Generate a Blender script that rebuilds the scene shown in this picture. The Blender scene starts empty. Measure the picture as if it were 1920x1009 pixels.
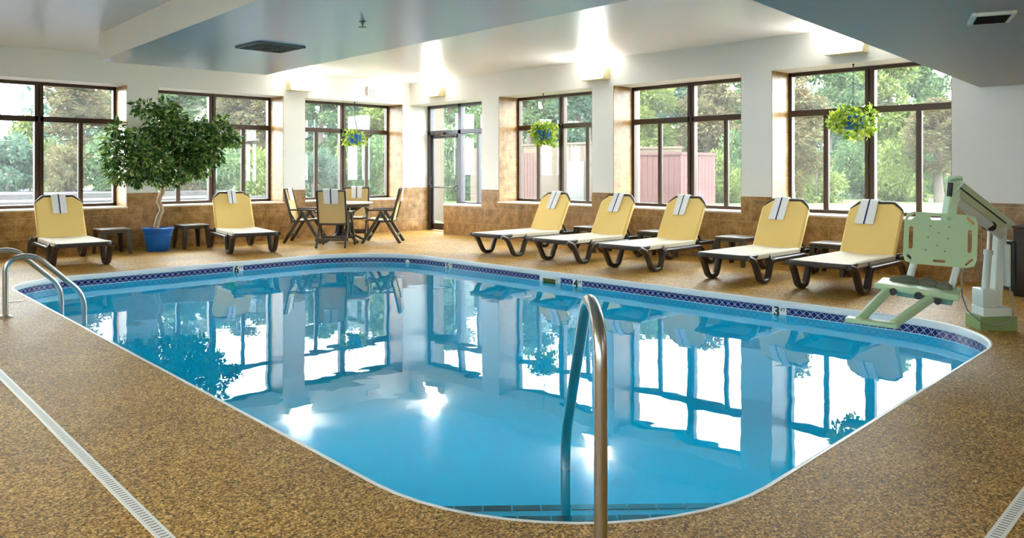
import bpy, bmesh, math, random
from mathutils import Vector, Matrix
from math import sin, cos, pi, radians as R

S = bpy.context.scene
COL = S.collection

# ------------------------------------------------------------------ camera, sky, exposure
EYE = 1.35
YAW = R(45.488)
cd = bpy.data.cameras.new('camera')
cd.sensor_width = 36.0
cd.lens = 1480.0 / 1920.0 * 36.0
cd.shift_y = -186.5 / 1920.0
cd.clip_start = 0.05
cd.clip_end = 300
cam = bpy.data.objects.new('camera', cd)
cam.location = (0, 0, EYE)
cam.rotation_euler = (R(90), 0, YAW - R(90))
COL.objects.link(cam)
S.camera = cam

S.view_settings.view_transform = 'Standard'
S.view_settings.look = 'None'
S.view_settings.gamma = 1.0
S.view_settings.use_curve_mapping = False
S.view_settings.exposure = 0.50
S.cycles.use_denoising = True
S.cycles.max_bounces = 12
S.cycles.diffuse_bounces = 6
S.cycles.glossy_bounces = 6
S.cycles.transparent_max_bounces = 24
S.cycles.sample_clamp_indirect = 20.0

SKY = 14.0
world = bpy.data.worlds.new('overcast_sky')
S.world = world
world.use_nodes = True
wt = world.node_tree
wt.nodes.clear()
wo = wt.nodes.new('ShaderNodeOutputWorld')
wb = wt.nodes.new('ShaderNodeBackground')
wb.inputs['Color'].default_value = (0.91, 0.97, 1.03, 1)
wb.inputs['Strength'].default_value = SKY
wt.links.new(wb.outputs[0], wo.inputs['Surface'])

# ------------------------------------------------------------------ helpers
def lin(r, g, b):
    def f(c):
        c /= 255.0
        return c / 12.92 if c <= 0.04045 else ((c + 0.055) / 1.055) ** 2.4
    return (f(r), f(g), f(b), 1.0)

class MB:
    """collects shapes into one mesh"""
    def __init__(s):
        s.v = []; s.f = []; s.m = []
    def add(s, vs, fs, m=0, M=None):
        o = len(s.v)
        for p in vs:
            p = Vector(p)
            s.v.append(tuple(M @ p) if M else tuple(p))
        for f in fs:
            s.f.append([o + i for i in f]); s.m.append(m)
    def frombm(s, bm, m=0, M=None):
        bm.verts.ensure_lookup_table()
        for i, v in enumerate(bm.verts): v.index = i
        s.add([v.co.copy() for v in bm.verts], [[v.index for v in f.verts] for f in bm.faces], m, M)
        bm.free()
    def box(s, x0, x1, y0, y1, z0, z1, m=0, bev=0.0, seg=2, M=None):
        bm = bmesh.new()
        bmesh.ops.create_cube(bm, size=1)
        for v in bm.verts:
            v.co = Vector(((x0 + x1) / 2 + v.co.x * (x1 - x0), (y0 + y1) / 2 + v.co.y * (y1 - y0), (z0 + z1) / 2 + v.co.z * (z1 - z0)))
        if bev > 0:
            bmesh.ops.bevel(bm, geom=bm.edges[:], offset=bev, segments=seg, affect='EDGES', profile=0.5)
        s.frombm(bm, m, M)
    def tube(s, pts, rad=0.02, n=10, m=0, closed=False, sect=None, up=None, M=None, rads=None, cap=True):
        """sweep along pts; sect = list of (a,b) offsets, else a circle"""
        P = [Vector(p) for p in pts]
        N = len(P)
        T = []
        for i in range(N):
            if closed:
                t = P[(i + 1) % N] - P[i - 1]
            else:
                t = P[min(i + 1, N - 1)] - P[max(i - 1, 0)]
            T.append(t.normalized())
        if up is not None:
            nrm = Vector(up)
        else:
            nrm = Vector((0, 0, 1)) if abs(T[0].z) < 0.9 else Vector((1, 0, 0))
        vs = []
        k = len(sect) if sect else n
        for i in range(N):
            t = T[i]
            nrm = (nrm - t * nrm.dot(t))
            if nrm.length < 1e-6: nrm = t.orthogonal()
            nrm.normalize()
            b = t.cross(nrm)
            if up is not None: nrm_next = Vector(up)
            r = rads[i] if rads else rad
            for j in range(k):
                if sect: a, c = sect[j]; vs.append(P[i] + nrm * a + b * c)
                else:
                    an = 2 * pi * j / k
                    vs.append(P[i] + (nrm * cos(an) + b * sin(an)) * r)
            if up is not None: nrm = nrm_next
        fs = []
        for i in range(N if closed else N - 1):
            for j in range(k):
                a = i * k + j; b2 = i * k + (j + 1) % k
                c2 = ((i + 1) % N) * k + (j + 1) % k; d = ((i + 1) % N) * k + j
                fs.append([a, b2, c2, d])
        if not closed and cap:
            fs.append(list(range(k))[::-1]); fs.append([(N - 1) * k + j for j in range(k)])
        s.add(vs, fs, m, M)
    def lathe(s, prof, n=32, m=0, M=None, c=(0, 0)):
        vs = []
        for (r, z) in prof:
            for j in range(n):
                a = 2 * pi * j / n
                vs.append((c[0] + r * cos(a), c[1] + r * sin(a), z))
        fs = []
        for i in range(len(prof) - 1):
            for j in range(n):
                fs.append([i * n + j, i * n + (j + 1) % n, (i + 1) * n + (j + 1) % n, (i + 1) * n + j])
        fs.append(list(range(n))[::-1]); fs.append([(len(prof) - 1) * n + j for j in range(n)])
        s.add(vs, fs, m, M)
    def prism(s, poly, d0, d1, axis='y', m=0, M=None):
        """polygon of 2-D points extruded along an axis"""
        def mk(p, d):
            if axis == 'y': return (p[0], d, p[1])
            if axis == 'x': return (d, p[0], p[1])
            return (p[0], p[1], d)
        n = len(poly)
        vs = [mk(p, d0) for p in poly] + [mk(p, d1) for p in poly]
        fs = [list(range(n))[::-1], [n + i for i in range(n)]]
        for i in range(n): fs.append([i, (i + 1) % n, n + (i + 1) % n, n + i])
        s.add(vs, fs, m, M)
    def sheet(s, rows, th=0.0, m=0, M=None, cols_m=None):
        """grid of points rows[i][j]; th = thickness along local normal"""
        nr, nc = len(rows), len(rows[0])
        g = [[Vector(p) for p in r] for r in rows]
        def nor(i, j):
            du = g[min(i + 1, nr - 1)][j] - g[max(i - 1, 0)][j]
            dv = g[i][min(j + 1, nc - 1)] - g[i][max(j - 1, 0)]
            n = du.cross(dv)
            return n.normalized() if n.length > 1e-9 else Vector((0, 0, 1))
        top = [g[i][j] for i in range(nr) for j in range(nc)]
        bot = [g[i][j] - nor(i, j) * th for i in range(nr) for j in range(nc)]
        o = nr * nc
        for j in range(nc - 1):
            mm = cols_m[j] if cols_m else m
            fs = []
            for i in range(nr - 1):
                a = i * nc + j; b = a + 1; c = b + nc; d = a + nc
                fs.append([a, d, c, b]); fs.append([o + a, o + b, o + c, o + d])
            fs.append([j, j + 1, o + j + 1, o + j])
            e = (nr - 1) * nc + j
            fs.append([e + 1, e, o + e, o + e + 1])
            if j == 0:
                for i in range(nr - 1): fs.append([i * nc, o + i * nc, o + (i + 1) * nc, (i + 1) * nc])
            if j == nc - 2:
                for i in range(nr - 1):
                    q = i * nc + nc - 1
                    fs.append([q, q + nc, o + q + nc, o + q])
            s._add_shared(top + bot, fs, mm, M, first=(j == 0))
    def _add_shared(s, vs, fs, m, M, first):
        if first:
            s._o = len(s.v)
            for p in vs: s.v.append(tuple(M @ Vector(p)) if M else tuple(p))
        for f in fs:
            s.f.append([s._o + i for i in f]); s.m.append(m)
    def build(s, name, mats, parent=None, smooth=35, world=False, uv=None):
        me = bpy.data.meshes.new(name)
        vs = s.v
        if world and parent is not None:
            Mi = (Matrix.Translation(parent.location) @ Matrix.Rotation(parent.rotation_euler.z, 4, 'Z')).inverted()
            vs = [tuple(Mi @ Vector(p)) for p in vs]
        me.from_pydata(vs, [], s.f)
        if not isinstance(mats, (list, tuple)): mats = [mats]
        for mt in mats: me.materials.append(mt)
        for p, mi in zip(me.polygons, s.m): p.material_index = mi
        bm = bmesh.new(); bm.from_mesh(me)
        if len(s.f) < 60000:
            bmesh.ops.recalc_face_normals(bm, faces=bm.faces[:])
        bm.to_mesh(me); bm.free()
        if uv is not None:
            lay = me.uv_layers.new(name='UVMap')
            for p in me.polygons:
                for li in p.loop_indices:
                    lay.data[li].uv = uv[me.loops[li].vertex_index]
        if smooth:
            me.polygons.foreach_set('use_smooth', [True] * len(me.polygons))
            me.set_sharp_from_angle(angle=R(smooth))
        me.update()
        o = bpy.data.objects.new(name, me)
        COL.objects.link(o)
        if parent is not None: o.parent = parent
        return o

def tag(o, label, cat, group=None, kind=None):
    o['label'] = label; o['category'] = cat
    if group: o['group'] = group
    if kind: o['kind'] = kind
    return o
def thing(name, label, cat, loc=(0, 0, 0), rz=0.0, group=None, kind=None):
    o = bpy.data.objects.new(name, None)
    o.empty_display_size = 0.2
    o.location = loc; o.rotation_euler = (0, 0, rz)
    COL.objects.link(o)
    return tag(o, label, cat, group, kind)
def dup(root, loc, rz, label):
    """a copy of a thing with copies of its parts and their sub-parts"""
    r = root.copy(); COL.objects.link(r)
    r.location = loc; r.rotation_euler = (0, 0, rz); r['label'] = label
    for ch in list(root.children):
        c = ch.copy(); COL.objects.link(c); c.parent = r
        for g in list(ch.children):
            d = g.copy(); COL.objects.link(d); d.parent = c
    return r
def struct(o):
    o['kind'] = 'structure'; return o
def fillet(pts, r, n=5):
    """round the corners of an open path"""
    P = [Vector(p) for p in pts]
    rs = r if isinstance(r, (list, tuple)) else [r] * len(P)
    out = [P[0]]
    for i in range(1, len(P) - 1):
        a, b, c = P[i - 1], P[i], P[i + 1]
        d1 = (a - b); d2 = (c - b)
        l = min(rs[i], d1.length * 0.49, d2.length * 0.49)
        p0 = b + d1.normalized() * l; p1 = b + d2.normalized() * l
        for k in range(n + 1):
            t = k / n
            out.append(p0 * (1 - t) ** 2 + b * 2 * t * (1 - t) + p1 * t ** 2)
    out.append(P[-1])
    return out
def rrect(w, h, r, n=3):
    out = []
    for cx, cy, a0 in ((w / 2 - r, h / 2 - r, 0), (-w / 2 + r, h / 2 - r, 90), (-w / 2 + r, -h / 2 + r, 180), (w / 2 - r, -h / 2 + r, 270)):
        for k in range(n + 1):
            a = R(a0 + 90 * k / n)
            out.append((cx + r * cos(a), cy + r * sin(a)))
    return out
def text_mesh(name, body, mat, size, parent, M, ext=0.002, bold=0.0, sx=1.0):
    cu = bpy.data.curves.new(name, 'FONT')
    cu.body = body; cu.size = size; cu.extrude = ext; cu.offset = bold
    cu.align_x = 'CENTER'; cu.align_y = 'CENTER'
    to = bpy.data.objects.new(name + '_curve', cu)
    COL.objects.link(to)
    dg = bpy.context.evaluated_depsgraph_get()
    me = bpy.data.meshes.new_from_object(to.evaluated_get(dg))
    bpy.data.objects.remove(to, do_unlink=True)
    me.transform(M @ Matrix.Diagonal((sx, 1, 1, 1)))
    me.materials.clear(); me.materials.append(mat)
    me.name = name
    o = bpy.data.objects.new(name, me); COL.objects.link(o); o.parent = parent
    return o

# ------------------------------------------------------------------ materials
class NM:
    def __init__(s, name):
        s.mat = bpy.data.materials.new(name)
        s.mat.use_nodes = True
        s.t = s.mat.node_tree
        s.t.nodes.clear()
        s.out = s.n('ShaderNodeOutputMaterial')
    def n(s, typ, **kw):
        nd = s.t.nodes.new(typ)
        for k, v in kw.items():
            if k in nd.inputs: nd.inputs[k].default_value = v
            else: setattr(nd, k, v)
        return nd
    def l(s, a, b): s.t.links.new(a, b)
    def ramp(s, fac, stops):
        r = s.n('ShaderNodeValToRGB')
        e = r.color_ramp.elements
        e[0].position, e[0].color = stops[0]
        e[1].position, e[1].color = stops[-1]
        for p, c in stops[1:-1]:
            q = e.new(p); q.color = c
        s.l(fac, r.inputs[0])
        return r.outputs[0]
    def math(s, op, a, b=None, c=None):
        m = s.n('ShaderNodeMath', operation=op)
        for i, x in enumerate((a, b, c)):
            if x is None: continue
            if isinstance(x, (int, float)): m.inputs[i].default_value = x
            else: s.l(x, m.inputs[i])
        return m.outputs[0]
    def mix(s, fac, a, b):
        m = s.n('ShaderNodeMix', data_type='RGBA')
        for sock, x in ((m.inputs['Factor'], fac), (m.inputs[6], a), (m.inputs[7], b)):
            if hasattr(x, 'links'): s.l(x, sock)
            else: sock.default_value = x
        return m.outputs[2]
    def noise(s, scale, detail=3, vec=None, rough=0.5):
        t = s.n('ShaderNodeTexNoise')
        t.inputs['Scale'].default_value = scale; t.inputs['Detail'].default_value = detail
        t.inputs['Roughness'].default_value = rough
        if vec is not None: s.l(vec, t.inputs['Vector'])
        return t
    def pos(s):
        return s.n('ShaderNodeNewGeometry').outputs['Position']
    def bsdf(s, color, rough=0.5, metal=0.0, spec=0.5, bump=None, bstr=0.2, bdist=0.01):
        b = s.n('ShaderNodeBsdfPrincipled')
        if hasattr(color, 'links'): s.l(color, b.inputs['Base Color'])
        else: b.inputs['Base Color'].default_value = color
        if hasattr(rough, 'links'): s.l(rough, b.inputs['Roughness'])
        else: b.inputs['Roughness'].default_value = rough
        b.inputs['Metallic'].default_value = metal
        b.inputs['Specular IOR Level'].default_value = spec
        if bump is not None:
            bp = s.n('ShaderNodeBump'); bp.inputs['Strength'].default_value = bstr; bp.inputs['Distance'].default_value = bdist
            s.l(bump, bp.inputs['Height']); s.l(bp.outputs[0], b.inputs['Normal'])
        s.l(b.outputs[0], s.out.inputs['Surface'])
        return b

def simple(name, col, rough=0.5, metal=0.0, spec=0.5, var=0.06, vscale=6.0, bump=0.0, bscale=60.0):
    m = NM(name)
    nz = m.noise(vscale, 3, m.n('ShaderNodeTexCoord').outputs['Object'])
    dark = tuple(c * (1 - var * 2) for c in col[:3]) + (1,)
    lite = tuple(min(1, c * (1 + var)) for c in col[:3]) + (1,)
    c = m.mix(nz.outputs[0], dark, lite)
    bt = None
    if bump: bt = m.noise(bscale, 2, m.n('ShaderNodeTexCoord').outputs['Object']).outputs[0]
    m.bsdf(c, rough, metal, spec, bt, bump)
    return m.mat

M = {}
M['paint'] = simple('white_wall_paint', (0.82, 0.83, 0.80, 1), 0.55, var=0.01, vscale=1.5)
M['soffit'] = simple('shade_toned_soffit_gloss_paint', (0.47, 0.53, 0.59, 1), 0.28, var=0.01, vscale=1.0, bump=0.012, bscale=3.0)  # white paint with the underside's shade put in as blue-grey
M['lowpaint'] = simple('matte_shade_toned_ceiling_paint', (0.44, 0.48, 0.50, 1), 0.55, spec=0.3, var=0.01, vscale=1.0)  # low ceiling's dimmer light put into a greyer paint colour
M['ceiling'] = simple('ceiling_gloss_paint', (0.77, 0.76, 0.74, 1), 0.30, var=0.01, vscale=1.0, bump=0.012, bscale=3.0)
M['frame'] = simple('bronze_window_frame', lin(74, 58, 46), 0.38, 0.3, var=0.05)
M['doorframe'] = simple('grey_bronze_door_frame', lin(82, 80, 84), 0.35, 0.4, var=0.05)
M['steel'] = simple('brushed_stainless_steel', (0.56, 0.54, 0.50, 1), 0.32, 1.0, var=0.05, vscale=3)
M['brownplastic'] = simple('dark_brown_resin', lin(66, 55, 48), 0.36, var=0.05)
M['darkplastic'] = simple('dark_grey_brown_resin', lin(70, 62, 52), 0.42, var=0.05)
M['seatfab'] = simple('yellow_mesh_sling', lin(252, 218, 134), 0.75, var=0.03, vscale=3, bump=0.15, bscale=300)
M['chairfab'] = simple('tan_mesh_sling', lin(232, 202, 142), 0.75, var=0.03, vscale=3, bump=0.15, bscale=300)
M['cream'] = simple('cream_mesh_sling', lin(232, 222, 198), 0.75, var=0.02, vscale=3, bump=0.12, bscale=300)
M['towel'] = simple('white_terry_towel', lin(250, 251, 251), 0.95, var=0.02, vscale=20, bump=0.35, bscale=160)
M['stripe'] = simple('navy_towel_stripe', lin(30, 42, 104), 0.95, var=0.05, bump=0.3, bscale=160)
M['bluepot'] = simple('glossy_blue_plastic', lin(20, 104, 192), 0.33, var=0.04)
M['soil'] = simple('potting_soil', lin(60, 44, 32), 0.95, var=0.3, vscale=40, bump=0.6, bscale=60)
M['bark'] = simple('pale_tan_bark', lin(190, 165, 130), 0.8, var=0.18, vscale=14, bump=0.4, bscale=30)
M['coping'] = simple('white_pool_coping', (0.80, 0.84, 0.84, 1), 0.35, var=0.02)
M['plaster'] = simple('white_pool_plaster', (0.84, 0.88, 0.93, 1), 0.6, var=0.03, vscale=1.2)
M['grout'] = simple('white_tile', (0.80, 0.82, 0.80, 1), 0.3, var=0.02)
M['black'] = simple('black_lettering', lin(22, 26, 24), 0.4)
M['blackplastic'] = simple('black_plastic', lin(34, 34, 34), 0.4)
M['liftgreen'] = simple('sage_green_lift_plastic', lin(186, 212, 166), 0.42, var=0.03)
M['liftarm'] = simple('pale_green_lift_paint', lin(206, 228, 198), 0.38, var=0.02)
M['liftwhite'] = simple('off_white_lift_metal', lin(224, 230, 222), 0.35, var=0.02)
M['liftbase'] = simple('olive_green_base', lin(134, 156, 100), 0.5, var=0.05)
M['harness'] = simple('grey_webbing', lin(110, 112, 96), 0.85, var=0.1)
M['cable'] = simple('grey_cable', lin(150, 152, 140), 0.5)
M['drain'] = simple('white_drain_plastic', lin(248, 246, 236), 0.45, var=0.03)
M['slot'] = simple('dark_slot', lin(36, 32, 28), 0.8)
M['darktile'] = simple('black_step_tile', lin(10, 14, 22), 0.3, var=0.1)
M['vent'] = simple('grey_vent_metal', lin(128, 126, 118), 0.5, 0.0, var=0.05)
M['ventlight'] = simple('pale_vent_frame', lin(240, 244, 232), 0.45, var=0.03)
M['sill'] = simple('pale_stone_sill', lin(226, 208, 186), 0.35, var=0.06, vscale=8)
M['sconcecase'] = simple('cream_sconce_casing', lin(214, 204, 160), 0.4, var=0.03)
M['tabletop'] = simple('pale_resin_table_top', lin(226, 222, 212), 0.35, var=0.03)
M['stool'] = simple('grey_brown_stool_top', lin(122, 112, 102), 0.38, var=0.06)
M['signwhite'] = simple('white_sign_plastic', lin(242, 242, 238), 0.4, var=0.01)
M['signred'] = simple('washed_out_red_lettering', lin(214, 128, 128), 0.5, var=0.02)  # red made paler, as if washed out by glare
M['skimdark'] = simple('olive_dark_opening', lin(92, 92, 30), 0.6, var=0.2)
M['binbrown'] = simple('dark_brown_laminate', lin(50, 34, 26), 0.5)
# outdoors
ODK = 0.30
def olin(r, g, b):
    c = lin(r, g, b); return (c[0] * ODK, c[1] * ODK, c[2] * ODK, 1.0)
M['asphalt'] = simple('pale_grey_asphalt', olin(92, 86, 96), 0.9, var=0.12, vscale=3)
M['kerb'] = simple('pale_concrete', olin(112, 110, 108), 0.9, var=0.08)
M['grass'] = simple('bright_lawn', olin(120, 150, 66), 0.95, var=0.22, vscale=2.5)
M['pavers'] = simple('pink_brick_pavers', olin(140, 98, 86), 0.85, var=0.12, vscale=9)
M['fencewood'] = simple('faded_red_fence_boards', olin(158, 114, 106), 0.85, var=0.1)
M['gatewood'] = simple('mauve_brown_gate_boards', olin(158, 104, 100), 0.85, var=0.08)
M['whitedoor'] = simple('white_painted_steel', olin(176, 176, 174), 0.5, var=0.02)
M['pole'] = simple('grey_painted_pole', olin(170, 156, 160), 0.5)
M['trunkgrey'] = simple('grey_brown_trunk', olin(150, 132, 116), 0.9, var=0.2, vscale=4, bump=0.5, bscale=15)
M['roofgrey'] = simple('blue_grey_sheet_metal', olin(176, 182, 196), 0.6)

def brickmat(name, c1, c2, mortar, bw, bh, ms=0.012):
    m = NM(name)
    sep = m.n('ShaderNodeSeparateXYZ'); m.l(m.pos(), sep.inputs[0])
    cmb = m.n('ShaderNodeCombineXYZ')
    m.l(m.math('ADD', sep.outputs[0], sep.outputs[1]), cmb.inputs[0]); m.l(sep.outputs[2], cmb.inputs[1])
    b = m.n('ShaderNodeTexBrick')
    b.inputs['Color1'].default_value = c1; b.inputs['Color2'].default_value = c2; b.inputs['Mortar'].default_value = mortar
    b.inputs['Scale'].default_value = 1.0; b.inputs['Mortar Size'].default_value = ms
    b.inputs['Brick Width'].default_value = bw; b.inputs['Row Height'].default_value = bh
    m.l(cmb.outputs[0], b.inputs['Vector'])
    m.bsdf(b.outputs['Color'], 0.85)
    return m.mat
M['beigebrick'] = brickmat('beige_brick', olin(150, 126, 98), olin(138, 114, 86), olin(156, 140, 120), 0.22, 0.075)
M['redbrick'] = brickmat('red_brick', olin(196, 116, 104), olin(178, 98, 88), olin(206, 170, 160), 0.25, 0.08)

def wall_tile():
    m = NM('ochre_stone_wall_tile')
    p = m.pos()
    sep = m.n('ShaderNodeSeparateXYZ'); m.l(p, sep.inputs[0])
    cmb = m.n('ShaderNodeCombineXYZ')
    m.l(m.math('ADD', sep.outputs[0], sep.outputs[1]), cmb.inputs[0])
    m.l(m.math('ADD', sep.outputs[2], 0.05), cmb.inputs[1])
    b = m.n('ShaderNodeTexBrick')
    b.inputs['Color1'].default_value = (0.9, 0.9, 0.9, 1); b.inputs['Color2'].default_value = (1.08, 1.05, 1.0, 1)
    b.inputs['Mortar'].default_value = (0, 0, 0, 1)
    b.inputs['Scale'].default_value = 1.0; b.inputs['Mortar Size'].default_value = 0.004
    b.inputs['Mortar Smooth'].default_value = 0.2
    b.inputs['Brick Width'].default_value = 0.46; b.inputs['Row Height'].default_value = 0.32
    m.l(cmb.outputs[0], b.inputs['Vector'])
    n1 = m.noise(7, 6, p, 0.68); n2 = m.noise(30, 4, p, 0.7)
    f = m.math('ADD', m.math('MULTIPLY', n1.outputs[0], 0.7), m.math('MULTIPLY', n2.outputs[0], 0.3))
    c = m.ramp(f, [(0.30, lin(98, 68, 30)), (0.44, lin(138, 102, 54)), (0.56, lin(168, 130, 80)), (0.72, lin(200, 168, 120))])
    mul = m.n('ShaderNodeMix', data_type='RGBA', blend_type='MULTIPLY'); mul.inputs['Factor'].default_value = 1.0
    m.l(c, mul.inputs[6]); m.l(b.outputs['Color'], mul.inputs[7])
    col = m.mix(b.outputs['Fac'], mul.outputs[2], lin(182, 150, 102))
    m.bsdf(col, 0.36, bump=m.math('SUBTRACT', m.math('MULTIPLY', n2.outputs[0], 0.3), b.outputs['Fac']), bstr=0.35, bdist=0.004)
    return m.mat
M['tile'] = wall_tile()

def deck_mat():
    m = NM('pebble_aggregate_deck')
    p = m.pos()
    v = m.n('ShaderNodeTexVoronoi'); v.inputs['Scale'].default_value = 125.0; m.l(p, v.inputs['Vector'])
    sp = m.n('ShaderNodeSeparateColor'); m.l(v.outputs['Color'], sp.inputs[0])
    c = m.ramp(sp.outputs[0], [(0.0, lin(60, 40, 6)), (0.22, lin(122, 88, 26)), (0.5, lin(166, 124, 48)), (0.78, lin(196, 152, 72)), (1.0, lin(234, 200, 126))])
    n1 = m.noise(1.1, 5, p, 0.6)
    blot = m.ramp(n1.outputs[0], [(0.35, (0.86, 0.84, 0.82, 1)), (0.62, (1.12, 1.10, 1.08, 1))])
    n2 = m.noise(9, 3, p, 0.6)
    bl2 = m.ramp(n2.outputs[0], [(0.3, (0.93, 0.92, 0.91, 1)), (0.7, (1.06, 1.06, 1.06, 1))])
    a = m.n('ShaderNodeMix', data_type='RGBA', blend_type='MULTIPLY'); a.inputs['Factor'].default_value = 1
    m.l(c, a.inputs[6]); m.l(blot, a.inputs[7])
    a2 = m.n('ShaderNodeMix', data_type='RGBA', blend_type='MULTIPLY'); a2.inputs['Factor'].default_value = 1
    m.l(a.outputs[2], a2.inputs[6]); m.l(bl2, a2.inputs[7])
    sep = m.n('ShaderNodeSeparateXYZ'); m.l(p, sep.inputs[0])
    j1 = m.math('LESS_THAN', m.math('ABSOLUTE', m.math('SUBTRACT', sep.outputs[0], 8.25)), 0.008)
    j2 = m.math('LESS_THAN', m.math('ABSOLUTE', m.math('SUBTRACT', sep.outputs[1], 11.66)), 0.008)
    col = m.mix(m.math('MAXIMUM', j1, j2), a2.outputs[2], lin(206, 178, 140))
    m.bsdf(col, 0.50, spec=0.16, bump=v.outputs['Distance'], bstr=0.35, bdist=0.004)
    return m.mat
M['deck'] = deck_mat()

def band_mat():
    """navy tiles, each with a pale diamond of grout; u = metres along the pool wall, v = metres down"""
    m = NM('navy_diamond_waterline_tile')
    uv = m.n('ShaderNodeUVMap').outputs[0]
    sep = m.n('ShaderNodeSeparateXYZ'); m.l(uv, sep.inputs[0])
    T = 0.0765
    fu = m.math('FRACT', m.math('DIVIDE', sep.outputs[0], T)); fv = m.math('FRACT', m.math('DIVIDE', sep.outputs[1], T))
    du = m.math('ABSOLUTE', m.math('SUBTRACT', fu, 0.5)); dv = m.math('ABSOLUTE', m.math('SUBTRACT', fv, 0.5))
    dia = m.math('LESS_THAN', m.math('ABSOLUTE', m.math('SUBTRACT', m.math('ADD', du, dv), 0.46)), 0.045)
    ed = m.math('GREATER_THAN', m.math('MAXIMUM', du, dv), 0.475)
    n = m.noise(40, 2, m.pos())
    navy = m.mix(n.outputs[0], lin(16, 22, 74), lin(40, 52, 124))
    c = m.mix(m.math('MAXIMUM', m.math('MULTIPLY', ed, 0.45), m.math('MULTIPLY', dia, 0.85)), navy, lin(206, 204, 222))
    m.bsdf(c, 0.2)
    return m.mat
M['band'] = band_mat()

def two_sided_ior(m, ior):
    bf = m.n('ShaderNodeNewGeometry').outputs['Backfacing']
    return m.math('ADD', m.math('MULTIPLY', bf, 1.0 / ior - ior), ior)
def glass_mat(name, tint, refl, veil):
    m = NM(name)
    fr = m.n('ShaderNodeFresnel'); m.l(two_sided_ior(m, 1.5), fr.inputs['IOR'])
    t = m.n('ShaderNodeBsdfTransparent'); t.inputs['Color'].default_value = tint
    g = m.n('ShaderNodeBsdfGlossy'); g.inputs['Roughness'].default_value = 0.0
    mx = m.n('ShaderNodeMixShader')
    m.l(m.math('MULTIPLY', fr.outputs[0], refl), mx.inputs[0]); m.l(t.outputs[0], mx.inputs[1]); m.l(g.outputs[0], mx.inputs[2])
    d = m.n('ShaderNodeBsdfTranslucent'); d.inputs['Color'].default_value = (0.9, 0.95, 0.95, 1)  # pale scatter mixed in as a hazy veil over the view outside
    m2 = m.n('ShaderNodeMixShader'); m2.inputs[0].default_value = veil
    m.l(mx.outputs[0], m2.inputs[1]); m.l(d.outputs[0], m2.inputs[2])
    m.l(m2.outputs[0], m.out.inputs['Surface'])
    return m.mat
M['glass'] = glass_mat('window_glass', (0.95, 0.975, 0.96, 1), 0.8, 0.010)

def water_mat():
    m = NM('pool_water')
    p = m.pos()
    n1 = m.noise(2.2, 2, p); n2 = m.noise(0.7, 2, p)
    h = m.math('ADD', m.math('MULTIPLY', n1.outputs[0], 0.35), n2.outputs[0])
    bp = m.n('ShaderNodeBump'); bp.inputs['Strength'].default_value = 0.045; bp.inputs['Distance'].default_value = 0.1
    m.l(h, bp.inputs['Height'])
    fr = m.n('ShaderNodeFresnel'); m.l(two_sided_ior(m, 1.33), fr.inputs['IOR']); m.l(bp.outputs[0], fr.inputs['Normal'])
    t = m.n('ShaderNodeBsdfTransparent'); t.inputs['Color'].default_value = (0.02, 0.75, 0.97, 1)
    g = m.n('ShaderNodeBsdfGlossy'); g.inputs['Roughness'].default_value = 0.0; m.l(bp.outputs[0], g.inputs['Normal'])
    mx = m.n('ShaderNodeMixShader')
    m.l(fr.outputs[0], mx.inputs[0]); m.l(t.outputs[0], mx.inputs[1]); m.l(g.outputs[0], mx.inputs[2])
    m.l(mx.outputs[0], m.out.inputs['Surface'])
    return m.mat
M['water'] = water_mat()

def leaf_mat(name, stops, rough=0.45, transl=0.35):
    m = NM(name)
    rnd = m.n('ShaderNodeNewGeometry').outputs['Random Per Island']
    c = m.ramp(rnd, stops)
    b = m.bsdf(c, rough, spec=0.35)
    tr = m.n('ShaderNodeBsdfTranslucent'); m.l(c, tr.inputs['Color'])
    mx = m.n('ShaderNodeMixShader'); mx.inputs[0].default_value = transl
    m.l(b.outputs[0], mx.inputs[1]); m.l(tr.outputs[0], mx.inputs[2])
    m.l(mx.outputs[0], m.out.inputs['Surface'])
    return m.mat
M['ficus'] = leaf_mat('dark_green_ficus_leaf', [(0, lin(34, 64, 26)), (0.45, lin(70, 112, 46)), (0.8, lin(122, 158, 72)), (1, lin(186, 206, 120))], 0.35, 0.25)
M['pothos'] = leaf_mat('yellow_green_pothos_leaf', [(0, lin(84, 124, 30)), (0.4, lin(132, 170, 40)), (0.8, lin(186, 204, 66)), (1, lin(222, 222, 120))], 0.4, 0.35)
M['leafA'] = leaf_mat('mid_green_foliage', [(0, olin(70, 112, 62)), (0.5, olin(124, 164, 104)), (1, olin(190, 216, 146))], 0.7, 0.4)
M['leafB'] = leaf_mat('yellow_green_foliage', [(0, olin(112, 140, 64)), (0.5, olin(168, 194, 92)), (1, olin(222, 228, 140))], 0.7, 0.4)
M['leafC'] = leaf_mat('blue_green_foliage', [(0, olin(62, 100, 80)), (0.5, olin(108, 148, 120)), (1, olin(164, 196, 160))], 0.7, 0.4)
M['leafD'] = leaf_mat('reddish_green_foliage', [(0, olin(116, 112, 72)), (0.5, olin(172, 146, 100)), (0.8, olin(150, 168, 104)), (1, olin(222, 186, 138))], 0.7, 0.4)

def emis(name, col, strength):
    m = NM(name)
    e = m.n('ShaderNodeEmission'); e.inputs['Color'].default_value = col; e.inputs['Strength'].default_value = strength
    m.l(e.outputs[0], m.out.inputs['Surface'])
    return m.mat
M['lamp'] = emis('lit_sconce_diffuser', (1.0, 0.97, 0.93, 1), 75.0)
M['poollamp'] = emis('lit_pool_lamp', (1.0, 0.9, 0.8, 1), 0.4)
M['fillglow'] = emis('fill_panel_glow', (1.0, 0.97, 0.9, 1), 14.0)  # glow of the added fill panels

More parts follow.
